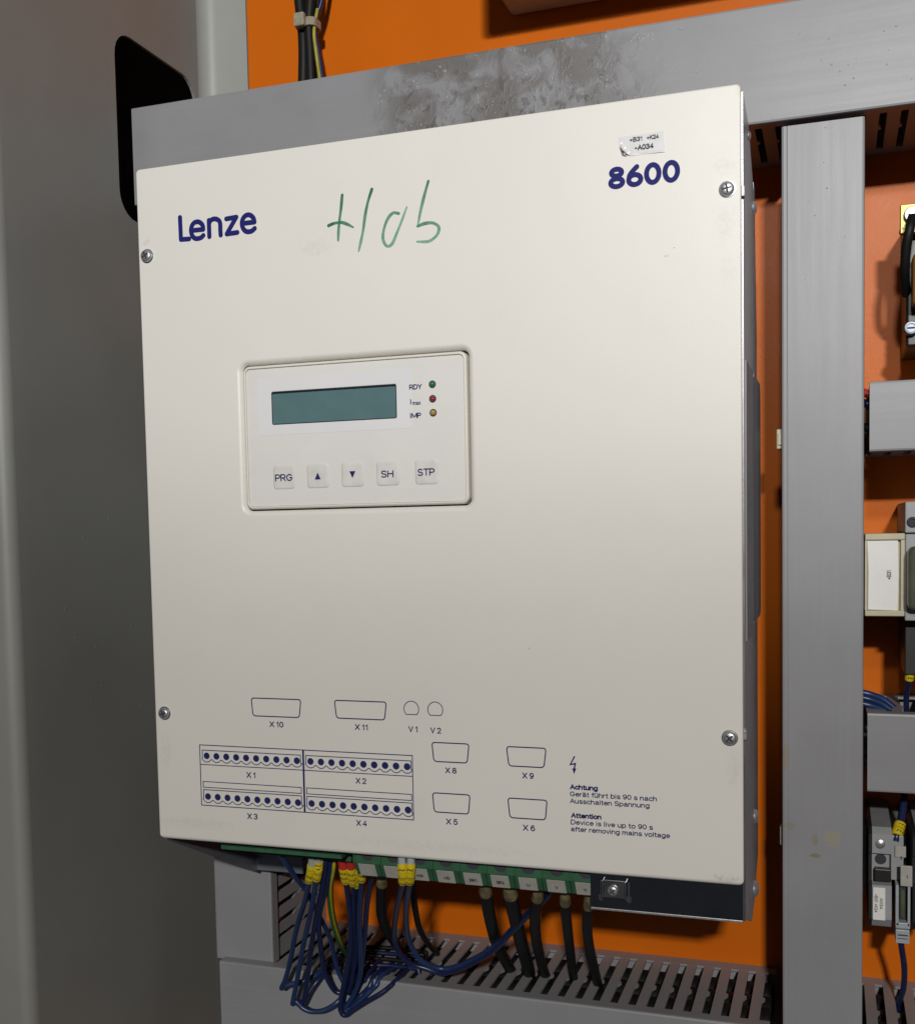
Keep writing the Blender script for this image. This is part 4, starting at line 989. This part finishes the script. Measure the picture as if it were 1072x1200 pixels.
# housing above the frame whose shadow falls on the plate
hs = root('device_housing', (0.22, YP, 0.50), 'grey device housing mounted above the upper duct', 'housing')
h0 = at(600, -22, YP - 0.06)
mk('case', box(0.146, 0.33, YP - 0.075, YP - 0.0004, 0.478, 0.60, 0.003), 'greyplastic', hs, wn=True)
mk('front_plate', box(0.155, 0.325, YP - 0.0775, YP - 0.0752, 0.496, 0.596, 0.0008), 'greyplastic', hs)
# ------------------------------------------------------------------ components on the right
# clips on the left edge of the upright duct
for lab, px, py, hgt in (('small cream clip on the left edge of the upright duct, at mid height', 912.5, 515, 0.0105), ('small pale clip on the left edge of the upright duct, near the bottom', 916.5, 978, 0.0105)):
    p = at(px, py, YF + 0.010)
    c_ = root('duct_clip', tuple(p), lab, 'clip', 'small clips on the upright duct')
    mk('clip_body', join(box(p.x - 0.0011, p.x + 0.0022, p.y - 0.0030, p.y + 0.0030, p.z - hgt / 2, p.z + hgt / 2, 0.0006), box(p.x - 0.0003, p.x + 0.0020, p.y - 0.0040, p.y - 0.0031, p.z - hgt * 0.3, p.z + hgt * 0.3, 0.0002)), 'beige', c_)
# contactor at the right edge
a = at(1056, 240, 0.130); b = at(1056, 402, 0.130)
ct = root('contactor', (a.x + 0.02, YP, b.z), 'dark contactor with brass screw terminals at the upper right edge', 'contactor')
mk('body', box(a.x + 0.0030, a.x + 0.045, 0.138, YP - 0.0004, b.z - 0.001, a.z + 0.001, 0.0015), 'blackplastic', ct, wn=True)
mk('coil_cover', box(a.x + 0.0052, a.x + 0.045, 0.124, 0.1379, b.z + 0.018, a.z - 0.026, 0.002), 'brownpl', ct, wn=True)
def ring_term(px, py, r_, y_, m_, par):
    p = at(px, py, y_)
    t_ = mk('terminal_screw', lathe((p.x, y_, p.z), [(r_, -0.004), (r_, 0.0), (r_ * 0.86, 0.0010), (r_ * 0.62, 0.0011), (r_ * 0.58, 0.0002), (r_ * 0.2, 0.0002)], 24), m_, par, smooth=True)
    mk('screw_slot', box(p.x - r_ * 0.5, p.x + r_ * 0.5, y_ - 0.0007, y_ + 0.001, p.z - r_ * 0.10, p.z + r_ * 0.10), 'recess', t_)
ring_term(1069, 251, 0.0042, 0.127, 'screw', ct); ring_term(1067.5, 384, 0.0036, 0.134, 'zinc_grey', ct)
p = at(1060, 243, 0.131); mk('brass_plate', box(p.x - 0.0022, p.x + 0.03, 0.129, 0.1335, p.z - 0.0135, p.z + 0.0012, 0.0004), 'brass', ct)
p = at(1058, 268, 0.130); mk('brass_rivet', lathe((p.x, 0.1300, p.z), [(0.0016, -0.008), (0.0016, 0), (0.0011, 0.0008), (0.0004, 0.0011)], 14), 'brass', ct, smooth=True)
wire('black wire bending down from the contactor screw terminal', [(1069, 254, .124), (1066, 268, .120), (1062, 290, .122), (1060, 320, .128), (1062, 345, .140)], 0.0024, 'blackpvc', name='contactor_wire', group=None)
# wires at the left end of the small duct
for lab, c_, ys in (('red wire end between upright duct and small closed duct', 'red', 460), ('dark wire end below the red one beside the small closed duct', 'blue', 472), ('black wire end lowest beside the small closed duct', 'blackpvc', 500)):
    wire(lab, [(1006, ys - 2, .150), (1013, ys, .140), (1017, ys + 2, .136), (1024, ys + 6, .145)], 0.0022, c_, name='duct_wire', group='wire ends between the ducts')
# beige relay with paper card
a = at(1013.5, 625.5, 0.120); b = at(1060, 722.5, 0.120)
rl = root('relay', ((a.x + b.x) / 2, YP, b.z), 'beige framed relay with blank white paper card', 'relay')
fr = 0.0016
mk('housing', box(a.x + 0.0004, b.x - 0.0004, 0.1235, YP - 0.0004, b.z + 0.0005, a.z - 0.0005, 0.0008), 'beige', rl)
ff = [box(a.x, b.x, 0.1200, 0.1234, a.z - 0.0034, a.z, 0.0005), box(a.x, b.x, 0.1200, 0.1234, b.z, b.z + 0.0030, 0.0005), box(a.x, a.x + 0.0013, 0.1203, 0.1234, b.z + 0.0031, a.z - 0.0035), box(b.x - 0.0020, b.x, 0.1203, 0.1234, b.z + 0.0031, a.z - 0.0035)]
mk('frame', join(*ff), 'beige', rl)
cd = [(a.x + 0.0016, b.z + 0.0034), (b.x - 0.0034, b.z + 0.0030), (b.x - 0.0030, (a.z + b.z) / 2), (b.x - 0.0034, a.z - 0.0037), (a.x + 0.0013, a.z - 0.0037), (a.x + 0.0017, a.z - 0.02)]
card = mk('paper_card', prism(cd, 'Y', 0.1214, 0.1219), 'paper', rl)
v, f = text_vf('+B31', -0.0024, 0.0024, -0.0009, 0.0022, 0.12128, 0.0)
cxx = at(1042, 674, 0.1213)
v = [(cxx.x - p[2], p[1], cxx.z + p[0]) for p in v]
mk('card_text', (v, f), 'black_print', card)
# grey modular device with screw, and smoked fuse beside the relay
a = at(1060.5, 588, 0.118); b = at(1060.5, 625, 0.118); c = at(1060.5, 792, 0.13)
md = root('modular_device', (a.x + 0.02, YP, c.z), 'grey modular device with a dark terminal screw at the right edge', 'switchgear')
mk('upper_block', box(a.x, a.x + 0.03, 0.118, YP - 0.0004, b.z + 0.0002, a.z, 0.0006), 'greyplastic', md)
mk('lower_block', box(a.x + 0.0002, a.x + 0.03, 0.1185, YP - 0.0004, c.z + 0.030, b.z - 0.0004, 0.0006), 'greyplastic', md)
mk('foot_block', box(a.x + 0.0010, a.x + 0.03, 0.1330, YP - 0.0004, c.z, c.z + 0.0298, 0.0006), 'blackplastic', md)
p = at(1063, 640, 0.113); q = at(1063, 715, 0.113)
mk('smoked_cap', box(p.x, p.x + 0.028, 0.108, 0.1184, q.z, p.z, 0.0035, 3), 'smoke', md, wn=True)
ring_term(1069, 612, 0.0028, 0.1178, 'recess', md)
# wires of the middle duct
BW = 'blue wires right of the upright duct'
wire('blue wire with yellow marker entering the open-topped duct from above', [(1066, 764, .138), (1066, 772, .137), (1066.5, 783, .136), (1065, 798, .138), (1062, 815, .145), (1062, 840, .150)], 0.0015, 'blue', marker=(0.0040, 0.0125), ferrule='greyf', group=BW)
for k, (lab, py) in enumerate((('upper blue wire lying inside the open-topped duct', 814), ('middle blue wire lying inside the open-topped duct', 820), ('lower blue wire lying inside the open-topped duct', 827))):
    wire(lab, [(1008, py - 3, .150 - .006 * k), (1020, py, .150 - .006 * k), (1035, py + 6, .148 - .006 * k), (1048, py + 16, .146 - .006 * k)], 0.0017, 'blue2', group=BW)
wire('pair of blue wires entering the grey terminal from above, left one', [(1059.5, 926, .150), (1059, 940, .145), (1055.5, 962, .138), (1051, 978, .132), (1049.5, 986, .131)], 0.0019, 'blue', group=BW, marker=(0.0215, 0.0255), ferrule=None)
wire('blue wire twisted beside it into the same grey terminal', [(1058, 926, .152), (1058.5, 942, .148), (1054, 962, .142), (1054, 980, .134), (1051, 988, .132)], 0.0015, 'blue', group=BW)
wire('single blue wire from the fuse terminal down into the corner duct', [(1055.5, 1102, .132), (1056.5, 1112, .134), (1059.5, 1135, .142), (1058.5, 1158, .152), (1053, 1176, .160), (1052, 1186, .165)], 0.0016, 'blue', group=BW)
# terminal row at lower right
a = at(1021.5, 968, 0.135); b = at(1047.5, 1092, 0.128)
def term(xa, xb, lab, full):
    t_ = root('rail_terminal', ((xa + xb) / 2, YP, b.z), lab, 'terminal', 'grey rail terminals at the lower right')
    za, zb_ = a.z, b.z
    prof = [(YP - 0.0004, zb_ + 0.004), (0.150, zb_), (0.132, zb_ + 0.001), (0.128, zb_ + 0.006), (0.128, zb_ + 0.0245), (0.134, zb_ + 0.0255), (0.134, za - 0.0145), (0.130, za - 0.0135), (0.1300, za - 0.003), (0.134, za), (YP - 0.0004, za + 0.001)]
    mk('body', prism(prof, 'X', xa, xb), 'greyplastic', t_)
    mk('dark_side', prism([(y_ - (0.0006 if y_ < 0.17 else 0), z_) for y_, z_ in prof], 'X', xa - 0.0016, xa - 0.0002), 'blackplastic', t_)
    if full:
        xm = (xa + xb) / 2 - 0.0008
        s1 = mk('terminal_screw', lathe((xm, 0.1300, za - 0.0082), [(0.0026, 0), (0.0024, 0.0008), (0.0012, 0.0013), (0.0003, 0.0014)], 18), 'screw', t_, smooth=True)
        mk('screw_well', lathe((xm + 0.0003, 0.1338, za - 0.0175), [(0.0029, 0), (0.0029, 0.0003)], 18), 'recess', t_)
        mk('black_clamp', box(xa + 0.0012, xb - 0.0003, 0.1290, 0.1339, zb_ + 0.0262, zb_ + 0.0330, 0.0005), 'blackplastic', t_)
        lb = mk('label_strip', box(xa + 0.0004, xb - 0.0032, 0.1268, 0.1279, zb_ + 0.0058, zb_ + 0.0235, 0.0002), 'paper', t_)
        for s, xo, w_ in (('A034', 0.0042, 0.0060), ('+B31 +K24', 0.0016, 0.0100)):
            v, f = text_vf(s, -w_ / 2, w_ / 2, 0, 0.0016, 0.12665)
            v = [(xa + xo + p[2] * 1.0 - 0.0004, p[1], zb_ + 0.0150 - p[0]) for p in v]
            mk('label_text', (v, f), 'black_print', lb)
    return t_
term(a.x, a.x + 0.0098, 'grey rail terminal with screw and white printed label next to the upright duct', True)
term(a.x + 0.0218, a.x + 0.0320, 'grey rail terminal cut by the right edge of the picture', True)
fx0 = at(1049.5, 1050, 0.122).x; fx1 = at(1066.5, 1050, 0.122).x
z_ = lambda py: at(1058, py, 0.122).z
ft = root('fuse_terminal', ((fx0 + fx1) / 2, YP, z_(1106)), 'slim pale fuse terminal with two white number tags and dark window', 'terminal')
mk('body', join(box(fx0, fx0 + 0.0014, 0.122, YP - 0.0004, z_(1085), z_(1038)), box(fx1 - 0.0012, fx1, 0.122, YP - 0.0004, z_(1085), z_(1038)), box(fx0, fx1, 0.122, 0.150, z_(1089), z_(1082), 0.0004), box(fx0, fx1 - 0.0002, 0.1215, 0.150, z_(1106), z_(1090), 0.0004)), 'greyf', ft)
mk('dark_window', box(fx0 + 0.0014, fx1 - 0.0012, 0.127, 0.129, z_(1082), z_(1038)), 'recess', ft)
mk('fuse_link', tube([(fx0 + 0.0036, 0.1262, z_(1078)), (fx0 + 0.0036, 0.1262, z_(1045))], 0.0014, 10), 'smoke', ft, smooth=True)
mk('upper_body', box(fx0 - 0.0022, fx0 + 0.0042, 0.130, YP - 0.0004, z_(1038), z_(985), 0.0005), 'greyplastic', ft)
t1 = mk('number_tag', box(at(1048.5, 1000, .1285).x, at(1061.5, 1000, .1285).x, 0.1285, 0.1298, z_(1009.5), z_(996.5), 0.0003), 'white_tag', ft)
t2 = mk('number_tag', box(at(1055, 1025, .1205).x, at(1069, 1025, .1205).x, 0.1205, 0.1219, z_(1038), z_(1014), 0.0003), 'white_tag', ft)
for par, px, py, y_ in ((t1, 1055.5, 1007.5, 0.12835), (t2, 1062.5, 1030, 0.12035)):
    p = at(px, py, y_)
    mk('tag_number', text_vf('1', p.x - 0.0004, p.x + 0.0005, p.z, 0.0018, y_, 0.01), 'black_print', par)
p = at(1058, 1098, 0.1214)
mk('worn_print', join(box(p.x - 0.0026, p.x + 0.0024, 0.12135, 0.12145, p.z + 0.0003, p.z + 0.0010), box(p.x - 0.0027, p.x + 0.0020, 0.12135, 0.12145, p.z - 0.0014, p.z - 0.0010)), 'black_print', ft)
# rail behind the lower terminals
dr = mk('mounting_rail', join(box(0.353, 0.46, YP - 0.0090, YP - 0.0078, -0.052, -0.017), box(0.353, 0.46, YP - 0.0077, YP - 0.0004, -0.047, -0.022)), 'zinc')
tag(dr, 'zinc mounting rail behind the lower right terminals', 'rail')
